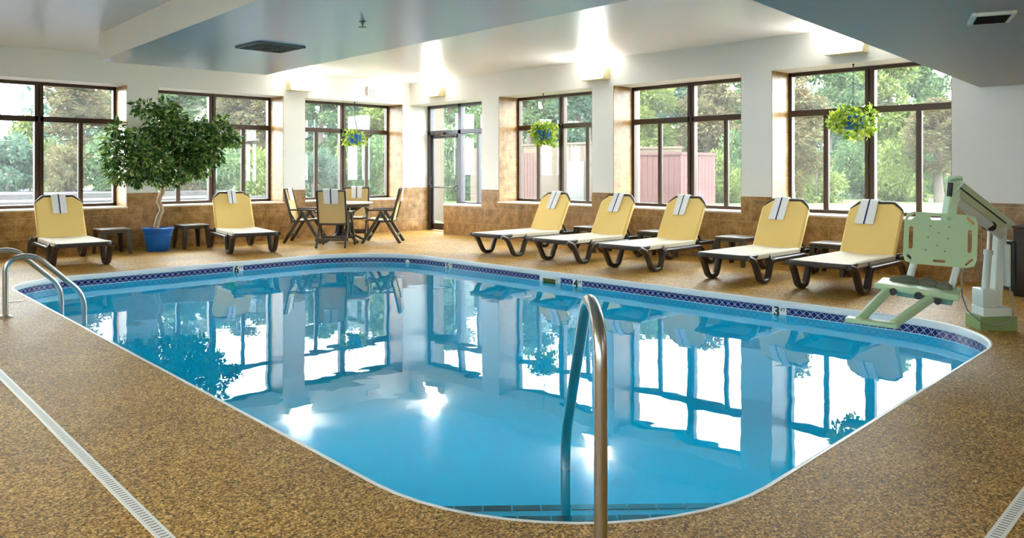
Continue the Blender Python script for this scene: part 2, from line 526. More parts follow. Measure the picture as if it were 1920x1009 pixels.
# ------------------------------------------------------------------ the room
XW, YW = 10.573, 13.97          # inner faces of the right and left window walls
DEP = 0.53                      # depth of the window recesses
ZC, ZH, ZW, ZS = 3.24, 2.77, 0.95, 0.70
XB, YB = -3.0, -4.0             # walls behind the camera
ZL = 2.33                       # low ceiling over the near side
LW = [(2.32, 4.68), (5.185, 7.545), (8.008, 10.383)]
RW = [(8.777, 11.127), (5.932, 8.312), (3.106, 5.454)]
DO = (11.61, 13.97)
TH = 0.66                       # wall thickness

def wall_with_windows(name, axis, face, openings, lo, hi, door=None):
    """window wall: tile dado and tiled reveals, white piers and header; axis = direction the wall runs in"""
    w = MB()
    def bx(u0, u1, d0, d1, z0, z1, m):
        if axis == 'x': w.box(u0, u1, face + d0, face + d1, z0, z1, m)
        else: w.box(face + d0, face + d1, u0, u1, z0, z1, m)
    def quad(u0, u1, d0, d1, z0, z1, m):
        # thin slab used as the tiled lining of a reveal
        bx(u0, u1, d0, d1, z0, z1, m)
    ops = sorted(openings + ([door] if door else []))
    edges = [lo] + [e for o in ops for e in o] + [hi]
    piers = [(edges[i], edges[i + 1]) for i in range(0, len(edges), 2)]
    for a, b in piers:
        if b - a < 0.01: continue
        bx(a, b, 0, TH, ZW, ZH, 0)
        bx(a, b, -0.012, TH, -0.02, ZW, 1)
    for (a, b) in openings:
        bx(a, b, -0.012, TH, -0.02, ZS, 1)
    if door:
        bx(door[0], 12.79, -0.012, TH, -0.02, 0.60, 1)
    bx(lo, hi, 0, TH, ZH, ZC + 0.3, 0)
    for (a, b) in openings:   # tiled jamb linings
        bx(a - 0.001, a + 0.008, 0.006, DEP, ZS, ZH - 0.002, 1)
        bx(b - 0.008, b + 0.001, 0.006, DEP, ZS, ZH - 0.002, 1)
    o = w.build(name, [M['paint'], M['tile']], smooth=0)
    return struct(o)
wall_with_windows('wall_left', 'x', YW, LW, XB, XW + TH)
wall_with_windows('wall_right', 'y', XW, RW, YB, YW, door=DO)
w = MB()
w.box(XB - 0.2, XW + 0.2, YB - 0.2, YB, ZW, ZC + 0.3, 0); w.box(XB - 0.2, XW + 0.2, YB - 0.2, YB, -0.02, ZW, 1)
struct(w.build('wall_back', [M['paint'], M['tile']], smooth=0))
ZV = 1.75
SW = [(-3.4, -0.4), (0.4, 3.3), (3.9, 6.8)]    # windows added in the unseen side wall to let in more light
w = MB()
ed = [YB] + [e for o in SW for e in o] + [YW]
for a, b in zip(ed[0::2], ed[1::2]): w.box(XB - 0.3, XB, a, b, -0.02, ZC + 0.3, 0)
for a, b in SW: w.box(XB - 0.3, XB, a, b, -0.02, ZV, 0); w.box(XB - 0.3, XB, a, b, ZH, ZC + 0.3, 0)
struct(w.build('wall_side', [M['paint'], M['tile']], smooth=0))

# tile coping strip on top of the dado
for nm, axis in (('trim_1', 'x'), ('trim_2', 'y')):
    w = MB()
    if axis == 'x':
        for a, b in ((XB, 2.32), (4.68, 5.185), (7.545, 8.008), (10.383, XW)): w.box(a, b, YW - 0.016, YW + 0.01, ZW - 0.045, ZW + 0.004, 0, 0.003)
    else:
        for a, b in ((YB, 3.106), (5.454, 5.932), (8.312, 8.777), (11.127, 11.61)): w.box(XW - 0.016, XW + 0.01, a, b, ZW - 0.045, ZW + 0.004, 0, 0.003)
    struct(w.build(nm, M['tile'], smooth=0))

# window sills
for i, (a, b) in enumerate(LW):
    w = MB(); w.box(a - 0.01, b + 0.01, YW - 0.02, YW + DEP, ZS, ZS + 0.028, 0, 0.004)
    struct(w.build('trim_%d' % (3 + i), M['sill']))
for i, (a, b) in enumerate(RW):
    w = MB(); w.box(XW - 0.02, XW + DEP, a - 0.01, b + 0.01, ZS, ZS + 0.028, 0, 0.004)
    struct(w.build('trim_%d' % (6 + i), M['sill']))
w = MB(); w.box(XW - 0.02, XW + DEP, 11.60, 12.80, 0.60, 0.628, 0, 0.004)
struct(w.build('trim_9', M['sill']))

# ceiling, dropped soffits
w = MB(); w.box(XB - 0.2, XW + TH, YB - 0.2, YW + TH, ZC, ZC + 0.15)
struct(w.build('ceiling', M['ceiling'], smooth=0))
w = MB()
w.prism([(3.10, 2.4), (5.62, 2.4), (6.05, 11.78), (3.62, 11.93)], 2.867, ZC + 0.02, 'z')
w.m = [1, 1, 0, 0, 0, 0]
struct(w.build('ceiling_soffit', [M['paint'], M['soffit']], smooth=0))
w = MB()
w.prism([(XB, YB), (XW, YB), (XW, 2.80), (XB, 1.70)], ZL, ZC + 0.02, 'z')
struct(w.build('ceiling_low', [M['lowpaint']], smooth=0))

# ------------------------------------------------------------------ pool outline
def rounded_poly(pts, rads, n=14):
    out = []
    N = len(pts)
    for i in range(N):
        a, b, c = Vector(pts[i - 1]), Vector(pts[i]), Vector(pts[(i + 1) % N])
        d1 = (a - b).normalized(); d2 = (c - b).normalized()
        ang = d1.angle(d2)
        r = rads[i]
        t = r / math.tan(ang / 2)
        ctr = b + (d1 + d2).normalized() * (r / sin(ang / 2))
        p0 = b + d1 * t; p1 = b + d2 * t
        a0 = math.atan2(p0.y - ctr.y, p0.x - ctr.x); a1 = math.atan2(p1.y - ctr.y, p1.x - ctr.x)
        da = (a1 - a0 + pi) % (2 * pi) - pi
        for k in range(n + 1):
            q = a0 + da * k / n
            out.append((ctr.x + r * cos(q), ctr.y + r * sin(q)))
    return out
OUT = rounded_poly([(1.91, 1.60), (7.66, 1.74), (7.72, 11.09), (2.25, 11.06)], [1.15, 1.0, 1.45, 0.85])   # counter-clockwise
NO = len(OUT)
# normals pointing inwards and arc length
dens = []
for i in range(NO):
    a = Vector(OUT[i]); b = Vector(OUT[(i + 1) % NO])
    L = (b - a).length
    k = max(1, int(L / 0.25))
    for j in range(k): dens.append(tuple(a + (b - a) * j / k))
OUT = dens; NO = len(OUT)
INN = []
for i in range(NO):
    t = (Vector(OUT[(i + 1) % NO]) - Vector(OUT[i - 1])).normalized()
    INN.append(Vector((-t.y, t.x)))
ARC = [0.0]
for i in range(NO): ARC.append(ARC[-1] + (Vector(OUT[(i + 1) % NO]) - Vector(OUT[i])).length)
def ring(off, z): return [(OUT[i][0] + INN[i].x * off, OUT[i][1] + INN[i].y * off, z) for i in range(NO)]
def loft(mb, rings, m=0):
    vs = [p for r in rings for p in r]
    n = len(rings[0]); fs = []
    for k in range(len(rings) - 1):
        for i in range(n): fs.append([k * n + i, k * n + (i + 1) % n, (k + 1) * n + (i + 1) % n, (k + 1) * n + i])
    mb.add(vs, fs, m)
ZWAT = -0.142

# deck with the pool cut out
bm = bmesh.new()
ov = [bm.verts.new(p) for p in ((XB - .2, YB - .2, 0), (XW + TH, YB - .2, 0), (XW + TH, YW + TH, 0), (XB - .2, YW + TH, 0))]
iv = [bm.verts.new((p[0], p[1], 0)) for p in OUT]
es = [bm.edges.new((ov[i], ov[(i + 1) % 4])) for i in range(4)] + [bm.edges.new((iv[i], iv[(i + 1) % NO])) for i in range(NO)]
bmesh.ops.triangle_fill(bm, edges=es, use_beauty=True, use_dissolve=False)
for f in bm.faces:
    if f.normal.z < 0: f.normal_flip()
me = bpy.data.meshes.new('floor'); bm.to_mesh(me); bm.free(); me.materials.append(M['deck'])
floor = bpy.data.objects.new('floor', me); COL.objects.link(floor); struct(floor)

pool = thing('swimming_pool', 'turquoise rounded indoor swimming pool with white coping and navy tile waterline', 'pool', (4.8, 6.4, 0))
w = MB()
loft(w, [ring(-0.006, -0.10), ring(-0.006, 0.002), ring(0.006, 0.004), ring(0.016, 0.0), ring(0.024, -0.012), ring(0.026, -0.046), ring(0.024, -0.060), ring(0.002, -0.068)])
w.build('coping', M['coping'], pool, world=True)
w = MB()
zs = [-0.062, -0.062 - 0.0765]
rr = [ring(0.006, zs[0]), ring(0.006, zs[1])]
rr = [r + [r[0]] for r in rr]
vs = rr[0] + rr[1]; n1 = NO + 1
w.add(vs, [[i, i + 1, n1 + i + 1, n1 + i] for i in range(NO)])
uv = [(ARC[i], 0.0) for i in range(n1)] + [(ARC[i], 0.0765) for i in range(n1)]
w.build('waterline_tile', M['band'], pool, world=True, uv=uv)
def zbot(y): return -0.95 - max(0.0, min(1.0, (y - 3.5) / 6.5)) * 0.85
w = MB()
bot = [(p[0], p[1], zbot(p[1])) for p in ring(0.20, 0)]
mid = [(p[0], p[1], zbot(p[1]) + 0.20) for p in ring(0.01, 0)]
mid2 = [(p[0], p[1], zbot(p[1]) + 0.06) for p in ring(0.07, 0)]
loft(w, [ring(0.004, -0.136), mid, mid2, bot])
o0 = len(w.v)
bm = bmesh.new()
bv = [bm.verts.new(p) for p in bot]
be = [bm.edges.new((bv[i], bv[(i + 1) % NO])) for i in range(NO)]
bmesh.ops.triangle_fill(bm, edges=be, use_beauty=True)
w.frombm(bm)
w.build('basin', M['plaster'], pool, smooth=60, world=True)

# corner steps under water: the near corner cut by lines square to its diagonal
DG = Vector((cos(YAW + R(1.6)), sin(YAW + R(1.6)))); SD = Vector((DG.y, -DG.x))
def clip_corner(dmax, off=0.012):
    P = [Vector((p[0], p[1])) for p in ring(off, 0)]
    out = []
    for i in range(len(P)):
        a, b = P[i], P[(i + 1) % len(P)]
        da, db = a.dot(DG) - dmax, b.dot(DG) - dmax
        if da <= 0: out.append((a.x, a.y))
        if da * db < 0:
            t = da / (da - db); q = a + (b - a) * t; out.append((q.x, q.y))
    return out
STEPS = [(3.605, -0.24), (4.145, -0.42), (4.60, -0.62)]
w = MB()
for d, z in STEPS:
    poly = clip_corner(d)
    w.prism(poly, -0.95, z, 'z')
for d, z in STEPS[:2]:
    wt_ = MB()
    poly = clip_corner(d)
    ss = [Vector(p).dot(SD) for p in poly if abs(Vector(p).dot(DG) - d) < 1e-4]
    lo, hi = min(ss) + 0.02, max(ss) - 0.02
    x = lo
    while x < hi:
        e = min(x + 0.152, hi)
        cs = [DG * (d - 0.055) + SD * (x + 0.004), DG * (d - 0.055) + SD * (e - 0.004), DG * (d + 0.004) + SD * (e - 0.004), DG * (d + 0.004) + SD * (x + 0.004)]
        wt_.prism([(c.x, c.y) for c in cs], z - 0.02, z + 0.004, 'z')
        x += 0.152
    wt_.build('step_edge_tile', M['darktile'], pool, smooth=0, world=True)['label'] = 'row of dark tiles along an underwater step edge'
w.build('steps', M['plaster'], pool, smooth=0, world=True)

def at_wall(px, py):
    """nearest place on the pool wall: point, inward normal, tangent"""
    i = min(range(NO), key=lambda k: (OUT[k][0] - px) ** 2 + (OUT[k][1] - py) ** 2)
    a = Vector(OUT[i - 1]); b = Vector(OUT[(i + 1) % NO])
    t = (b - a).normalized()
    p = a + t * (Vector((px, py)) - a).dot(t)
    return p, Vector((-t.y, t.x)), t
def wall_frame(px, py, z, off):
    p, nrm, t = at_wall(px, py)
    xax = Vector((t.x, t.y, 0)) * -1.0     # to the right as seen from inside the pool
    zax = Vector((nrm.x, nrm.y, 0)); yax = Vector((0, 0, 1))
    xax = yax.cross(zax)
    Mt = Matrix((xax, yax, zax)).transposed().to_4x4()
    Mt.translation = Vector((p.x + nrm.x * off, p.y + nrm.y * off, z))
    return Mt
PI = Matrix.Translation(pool.location).inverted()
for (px, py, num, lab) in ((5.25, 11.05, '6', 'white depth tile reading 6 FT'), (7.70, 9.20, '5', 'white depth tile reading 5 FT'),
                           (7.66, 6.62, '4', 'white depth tile reading 4 FT'), (7.66, 3.87, '3', 'white depth tile reading 3 FT')):
    Mt = wall_frame(px, py, -0.138, 0.006)
    w = MB(); w.box(-0.078, 0.078, -0.076, 0.076, -0.004, 0.005, 0, 0.002, M=Mt)
    t_ = w.build('depth_marker', M['grout'], pool, world=True)
    t_['label'] = lab
    text_mesh('numeral', num, M['black'], 0.135, t_, PI @ Mt @ Matrix.Translation((-0.026, 0.022, 0.0055)), 0.001, 0.005)
    text_mesh('lettering', 'FT', M['black'], 0.052, t_, PI @ Mt @ Matrix.Translation((0.043, 0.043, 0.0055)), 0.001, 0.001)
Mt = wall_frame(7.66, 7.10, -0.13, 0.006)
w = MB()
w.box(-0.19, 0.19, -0.075, 0.067, -0.004, 0.006, 0, 0.002, M=Mt)
for bx in ((-0.14, 0.14, 0.035, 0.05), (-0.14, 0.14, -0.045, -0.03), (-0.14, -0.115, -0.045, 0.05), (0.115, 0.14, -0.045, 0.05)):
    w.box(*bx, 0.0, 0.022, 0, 0.003, M=Mt)
sk = w.build('skimmer', M['grout'], pool, world=True)
w = MB(); w.box(-0.115, 0.115, -0.03, 0.035, 0.002, 0.009, M=Mt)
w.build('skimmer_opening', M['skimdark'], sk, world=False)
bpy.data.objects['skimmer_opening'].data.transform(PI)
Mt = wall_frame(7.58, 10.1, -0.115, 0.006)
w = MB(); w.lathe([(0.0, 0.02), (0.012, 0.02), (0.02, 0.012), (0.034, 0.008), (0.036, 0.0)], 20, M=Mt)
w.build('return_fitting', M['grout'], pool, world=True)
Mt = wall_frame(5.13, 11.05, -0.33, 0.012)
w = MB(); w.lathe([(0.075, 0.03), (0.11, 0.03), (0.12, 0.0)], 28, M=Mt)
pl = w.build('pool_light', M['coping'], pool, world=True)
w = MB(); w.lathe([(0.0, 0.04), (0.05, 0.036), (0.078, 0.028)], 28, M=Mt)
w.build('lens', M['poollamp'], pl); bpy.data.objects['lens'].data.transform(PI)

bm = bmesh.new()
wv = [bm.verts.new((p[0], p[1], ZWAT)) for p in ring(0.004, 0)]
f = bm.faces.new(wv)
if f.normal.z < 0: f.normal_flip()
me = bpy.data.meshes.new('pool_water'); bm.to_mesh(me); bm.free(); me.materials.append(M['water'])
o = bpy.data.objects.new('pool_water', me); COL.objects.link(o)
tag(o, 'calm clear blue water filling the swimming pool', 'water', kind='stuff')

# ------------------------------------------------------------------ windows and door
def window(name, axis, face, a, b):
    """axis x: wall runs in X, room at lower Y; axis y: wall runs in Y, room at lower X"""
    root = bpy.data.objects.new(name, None); COL.objects.link(root)
    root['kind'] = 'structure'
    c = (a + b) / 2
    root.location = (c, face + DEP, ZS) if axis == 'x' else (face + DEP, c, ZS)
    d0 = face + DEP
    z0, z1, zt0, zt1 = ZS + 0.028, ZH, 2.125, 2.215
    fr = MB(); gl = MB()
    def bx(mb, u0, u1, e0, e1, za, zb, bev=0.004):
        if axis == 'x': mb.box(u0, u1, d0 + e0, d0 + e1, za, zb, 0, bev, 1)
        else: mb.box(d0 + e0, d0 + e1, u0, u1, za, zb, 0, bev, 1)
    bx(fr, a, a + 0.055, -0.02, 0.08, z0, z1); bx(fr, b - 0.055, b, -0.02, 0.08, z0, z1)
    bx(fr, a, b, -0.02, 0.08, z1 - 0.055, z1); bx(fr, a, b, -0.02, 0.08, z0, z0 + 0.05)
    bx(fr, c - 0.065, c - 0.012, -0.025, 0.08, z0, z1); bx(fr, c + 0.012, c + 0.065, -0.025, 0.08, z0, z1); bx(fr, c - 0.012, c + 0.012, -0.005, 0.07, z0, z1)
    bx(fr, a, b, -0.025, 0.08, zt0, zt1)
    for s in (-1, 1):
        m = c + s * 0.622
        bx(fr, m - 0.026, m + 0.026, -0.012, 0.06, z0, zt0)
        # thin sash edges
        for u in ((m + 0.026, m + 0.036), (m - 0.036, m - 0.026)): bx(fr, *u, 0.01, 0.05, z0 + 0.05, zt0, 0)
    fr.build('window_frame', M['frame'], root, world=True)
    bx(gl, a + 0.03, b - 0.03, 0.030, 0.036, z0 + 0.03, z1 - 0.03, 0)
    gl.build('pane', M['glass'], root, smooth=0, world=True)
for i, (a, b) in enumerate(LW): window('window_%d' % (i + 1), 'x', YW, a, b)
for i, (a, b) in enumerate(RW): window('window_%d' % (i + 4), 'y', XW, a, b)

for i, (a, b) in enumerate(SW):
    root = bpy.data.objects.new('window_%d' % (i + 7), None); COL.objects.link(root); root['kind'] = 'structure'  # added windows, out of view, for extra daylight from the left
    root.location = (XB - 0.2, (a + b) / 2, ZV)
    w = MB(); c = (a + b) / 2
    for y0, y1, z0, z1 in ((a, a + 0.055, ZV, ZH), (b - 0.055, b, ZV, ZH), (c - 0.05, c + 0.05, ZV, ZH), (a, b, ZV, ZV + 0.055), (a, b, ZH - 0.055, ZH)):
        w.box(XB - 0.26, XB - 0.17, y0, y1, z0, z1, 0, 0.003, 1)
    w.build('window_frame', M['frame'], root, world=True)
    w = MB(); w.box(XB - 0.22, XB - 0.214, a + 0.03, b - 0.03, ZV + 0.03, ZH - 0.03); w.build('pane', M['glass'], root, smooth=0, world=True)

droot = bpy.data.objects.new('door_1', None); COL.objects.link(droot); droot['kind'] = 'structure'
droot.location = (XW + DEP, 13.4, 0)
X0 = XW + DEP
w = MB()
w.box(X0 - 0.03, X0 + 0.10, 13.865, 13.97, 0, ZH, 0, 0.004, 1)
w.box(X0 - 0.03, X0 + 0.10, 12.83, 12.925, 0, ZH, 0, 0.004, 1)
w.box(X0 - 0.03, X0 + 0.10, 11.61, 13.97, ZH - 0.06, ZH, 0, 0.004, 1)
w.box(X0 - 0.03, X0 + 0.10, 11.61, 13.97, 2.12, 2.21, 0, 0.004, 1)
w.box(X0 - 0.02, X0 + 0.08, 12.27, 12.33, 0.628, 2.12, 0, 0.004, 1)
w.box(X0 - 0.02, X0 + 0.08, 11.61, 11.67, 0.628, ZH, 0, 0.004, 1)
w.box(X0 - 0.02, X0 + 0.08, 11.61, 12.83, 0.628, 0.66, 0, 0.004, 1)
w.build('door_frame', M['doorframe'], droot, world=True)
w = MB()
for bx in ((12.93, 13.0, 0.02, 2.115), (13.79, 13.862, 0.02, 2.115), (12.93, 13.862, 0.02, 0.16), (12.93, 13.862, 2.04, 2.115)):
    w.box(X0 - 0.005, X0 + 0.04, *bx, 0, 0.003, 1)
leaf = w.build('door_leaf', M['doorframe'], droot, world=True)
w = MB()
w.box(X0 + 0.012, X0 + 0.018, 12.99, 13.80, 0.15, 2.05)
w.box(X0 + 0.03, X0 + 0.036, 12.92, 13.88, 2.2, ZH - 0.05)
w.box(X0 + 0.03, X0 + 0.036, 11.64, 12.84, 2.2, ZH - 0.05)
w.box(X0 + 0.03, X0 + 0.036, 11.64, 12.84, 0.65, 2.13)
w.build('door_glass', M['glass'], droot, smooth=0, world=True)
w = MB()
w.tube(fillet([(X0 - 0.01, 13.83, 0.98), (X0 - 0.09, 13.80, 0.96), (X0 - 0.09, 13.02, 0.96), (X0 - 0.01, 12.97, 1.02)], 0.05), 0.013, 8)
w.tube(fillet([(X0 - 0.02, 13.83, 1.00), (X0 - 0.07, 13.86, 1.03), (X0 - 0.03, 13.83, 1.20)], 0.03), 0.012, 8)
w.build('push_bar', M['doorframe'], droot, world=True)
w = MB(); w.box(X0 - 0.09, X0 - 0.03, 13.35, 13.62, 2.09, 2.16, 0, 0.006); w.tube([(X0 - 0.06, 13.5, 2.10), (X0 - 0.2, 13.2, 2.085), (X0 - 0.03, 13.02, 2.07)], 0.012, 8)
w.build('door_closer', M['frame'], droot, world=True)

# ------------------------------------------------------------------ wall sconces
def sconce_parts(root):
    """against the wall at local x = 0, projecting to -x"""
    w = MB()
    prof = [(0.0, 0.0), (-0.21, 0.0), (-0.20, 0.02), (-0.03, 0.02), (-0.02, 0.19), (0.0, 0.19)]
    w.prism(prof, -0.22, 0.22, 'y')
    cheek = [(0.0, 0.0), (-0.21, 0.0), (-0.10, 0.20), (0.0, 0.20)]
    w.prism(cheek, -0.25, -0.215, 'y'); w.prism(cheek, 0.215, 0.25, 'y')
    w.build('casing', M['sconcecase'], root, smooth=0)
    w = MB(); w.prism([(-0.195, 0.022), (-0.205, 0.022), (-0.105, 0.198), (-0.095, 0.198)], -0.214, 0.214, 'y')
    w.build('diffuser', M['lamp'], root, smooth=0)
    return root
SC = thing('wall_sconce', 'lit wall sconce on the right wall above the glass door', 'lamp', (XW, 13.0, 2.88), 0, 'wall sconces over the windows')
sconce_parts(SC)
SCN = [SC, dup(SC, (XW, 8.63, 2.88), 0, 'lit wall sconce between the hanging basket nearest the door and the next window'),
       dup(SC, (XW, 4.35, 2.88), 0, 'starburst bright wall sconce above the largest hanging basket'),
       dup(SC, (7.85, YW, 2.88), R(90), 'glowing wall sconce on the left wall above the dining table')]
SCN += [dup(SC, (XB, 9.6, 2.88), pi, 'added sconce for fill light on the side wall, out of the picture at far left'), dup(SC, (XB, 5.27, 2.88), pi, 'added sconce for fill light on the side wall nearer the camera, out of the picture')]  # two unseen sconces added to brighten the left side
for i, s in enumerate(SCN):
    ld = bpy.data.lights.new('sconce_bulb', 'AREA')
    ld.shape = 'RECTANGLE'; ld.size = 0.09; ld.size_y = 0.40; ld.energy = 13.0; ld.color = (1.0, 0.96, 0.90)
    lo = bpy.data.objects.new('bulb', ld); COL.objects.link(lo)
    lo.parent = s; lo.location = (-0.075, 0, 0.17); lo.rotation_euler = (0, R(180), 0)

# unseen glowing panels added in the low ceiling as fill light
PANELS = []
for i, (x, y) in enumerate(((2.2, -1.6), (6.2, -1.2), (-1.2, 0.5))):
    p = thing('fill_panel', 'flush fill light panel added in the low ceiling, out of view', 'lamp', (x, y, ZL), 0, 'added fill light panels')
    w = MB()
    for bx in ((-0.32, 0.32, -0.32, -0.28), (-0.32, 0.32, 0.28, 0.32), (-0.32, -0.28, -0.28, 0.28), (0.28, 0.32, -0.28, 0.28)): w.box(*bx, -0.02, 0.0, 0, 0.004, 1)
    w.build('frame', M['ventlight'], p)
    w = MB(); w.box(-0.28, 0.28, -0.28, 0.28, -0.012, -0.002); w.build('diffuser', M['fillglow'], p, smooth=0)

# ------------------------------------------------------------------ ceiling fittings
def vent(name, label, loc, lx, ly, nslat, rz, mats):
    r = thing(name, label, 'vent', loc, rz)
    w = MB()
    t = 0.03
    for bx in ((-lx, lx, -ly, -ly + t), (-lx, lx, ly - t, ly), (-lx, -lx + t, -ly + t, ly - t), (lx - t, lx, -ly + t, ly - t)): w.box(*bx, -0.022, 0.0, 0, 0.003, 1)
    w.build('frame', mats[0], r)
    w = MB(); w.box(-lx + t, lx - t, -ly + t, ly - t, -0.004, -0.001); w.build('backing', M['slot'], r, smooth=0)
    w = MB()
    for k in range(nslat):
        x = -lx + t + (2 * lx - 2 * t) * (k + 0.5) / nslat
        w.box(-0.006, 0.006, -ly + t, ly - t, -0.014, 0.014, M=Matrix.Translation((x, 0, -0.014)) @ Matrix.Rotation(R(40), 4, 'Y'))
    w.box(-lx + t, lx - t, -0.008, 0.008, -0.02, -0.004)
    w.build('slats', mats[1], r, smooth=0)
    return r
vent('ceiling_vent', 'dark grey air vent grille in the dropped soffit', (4.70, 9.03, 2.867), 0.31, 0.31, 9, 0, (M['vent'], M['vent']))
vent('ceiling_vent', 'small pale slotted vent in the low ceiling at the top right', (5.72, 1.45, ZL), 0.17, 0.12, 8, R(20), (M['ventlight'], M['slot']))
sp = thing('fire_sprinkler', 'small ceiling fire sprinkler on the dropped soffit', 'sprinkler', (4.57, 6.83, 2.867))
w = MB(); w.lathe([(0.035, 0.0), (0.035, -0.006), (0.012, -0.01), (0.012, -0.03), (0.006, -0.032), (0.006, -0.055)], 16); w.build('body', M['vent'], sp)
w = MB(); w.lathe([(0.005, -0.055), (0.045, -0.058), (0.045, -0.061), (0.004, -0.062)], 10); w.build('deflector', M['vent'], sp)
ex = thing('exit_sign', 'white exit sign on the left wall header near the corner', 'sign', (9.62, YW, 3.0))
w = MB(); w.box(-0.17, 0.17, -0.05, 0.0, -0.1, 0.1, 0, 0.008); w.build('casing', M['signwhite'], ex)
text_mesh('lettering', 'EXIT', M['signred'], 0.13, ex, Matrix.Translation((0, -0.051, 0)) @ Matrix.Rotation(R(90), 4, 'X'), 0.001)

# ------------------------------------------------------------------ sun loungers
def lounger_proto(label, loc, rz):
    r = thing('sun_lounger', label, 'sun lounger', loc, rz, 'sun loungers around the pool')
    sec = rrect(0.078, 0.056, 0.02)
    HW = 0.345
    # frame: end bar, side rails, tail
    w = MB()
    w.tube(fillet([(0.30, -0.30, 0.325), (0.03, -0.33, 0.325), (0.03, 0.33, 0.325), (0.30, 0.30, 0.325)], 0.07), sect=rrect(0.06, 0.045, 0.016), up=(0, 0, 1))
    for s in (-1, 1):
        w.tube([(0.25, s * 0.295, 0.305), (1.93, s * 0.295, 0.295)], sect=rrect(0.05, 0.035, 0.01), up=(0, 0, 1))
    w.tube([(1.93, -0.31, 0.295), (1.93, 0.31, 0.295)], sect=rrect(0.05, 0.05, 0.014), up=(0, 0, 1))
    w.tube([(1.40, -0.30, 0.285), (1.40, 0.30, 0.285)], sect=rrect(0.04, 0.05, 0.012), up=(0, 0, 1))
    w.tube([(0.60, -0.30, 0.285), (0.60, 0.30, 0.285)], sect=rrect(0.04, 0.05, 0.012), up=(0, 0, 1))
    w.build('frame', M['brownplastic'], r)
    for s in (-1, 1):
        y = s * HW
        w = MB()
        w.tube(fillet([(0.62, y, 0.262), (1.36, y, 0.262)], 0.05), sect=sec, up=(0, 1, 0))
        w.build('side_rail', M['brownplastic'], r)
        w = MB()
        w.tube(fillet([(0.03, y - s * 0.015, 0.325), (0.15, y, 0.29), (0.30, y, 0.03), (0.47, y, 0.03), (0.56, y, 0.262), (0.70, y, 0.262)], [0, .08, .06, .06, .09, 0]), sect=sec, up=(0, 1, 0))
        w.tube([(0.56, y, 0.26), (0.60, s * 0.30, 0.33), (0.66, s * 0.29, 0.335)], 0.024, 10)
        w.build('leg', M['brownplastic'], r)
        w = MB()
        w.tube(fillet([(1.28, y, 0.262), (1.46, y, 0.262), (1.66, y, 0.03), (1.78, y, 0.03), (1.88, y - s * 0.02, 0.26), (1.92, y - s * 0.05, 0.295)], [0, .08, .06, .06, .08, 0]), sect=sec, up=(0, 1, 0))
        w.build('leg', M['brownplastic'], r)
    # seat sling: lies over the rails, edges wrapped down
    w = MB()
    rows = []
    nx = 14
    for i in range(nx + 1):
        x = 0.055 + (1.37 - 0.055) * i / nx
        row = []
        for y, dz in ((-0.318, -0.05), (-0.318, -0.006), (-0.305, 0.006), (-0.2, 0.0), (0, -0.008), (0.2, 0.0), (0.305, 0.006), (0.318, -0.006), (0.318, -0.05)):
            row.append((x, y, 0.345 + dz))
        rows.append(row)
    w.sheet(rows[::-1], 0.006)
    w.build('seat_sling', M['cream'], r)
    # backrest
    BA = R(62)
    ux, uz = cos(BA), sin(BA)
    def bk(t, y, off=0.0): return (1.37 + ux * t - uz * off, y, 0.335 + uz * t + ux * off)
    LB = 0.69
    w = MB()
    w.tube(fillet([bk(0.0, -0.30), bk(LB - 0.10, -0.302), bk(LB, -0.205), bk(LB, 0.205), bk(LB - 0.10, 0.302), bk(0.0, 0.30)], 0.025), 0.021, 10)
    w.build('backrest_frame', M['brownplastic'], r)
    w = MB()
    rows = []
    for i in range(17):
        t = 0.0 + (LB - 0.030) * i / 16
        hw = 0.318 if t < LB - 0.125 else 0.318 - (t - (LB - 0.125)) / 0.095 * 0.125
        row = []
        for q, off in ((-1, -0.02), (-1, 0.016), (-0.95, 0.026), (-0.5, 0.02), (0, 0.016), (0.5, 0.02), (0.95, 0.026), (1, 0.016), (1, -0.02)):
            row.append(bk(t, q * hw, off))
        rows.append(row)
    w.sheet(rows[::-1], 0.006)
    w.build('back_sling', M['seatfab'], r)
    w = MB()
    for s in (-1, 1):
        w.tube([bk(0.17, s * 0.27, -0.03), (1.60, s * 0.27, 0.31)], 0.014, 8)
        w.lathe([(0.03, -0.02), (0.03, 0.02)], 12, M=Matrix.Translation((1.42, s * 0.325, 0.335)) @ Matrix.Rotation(R(90), 4, 'X'))
    w.tube([(1.60, -0.28, 0.31), (1.60, 0.28, 0.31)], 0.014, 8)
    w.build('back_support', M['blackplastic'], r)
    return r
TOWEL_BK = (1.37, 0.335, R(62), 0.69)

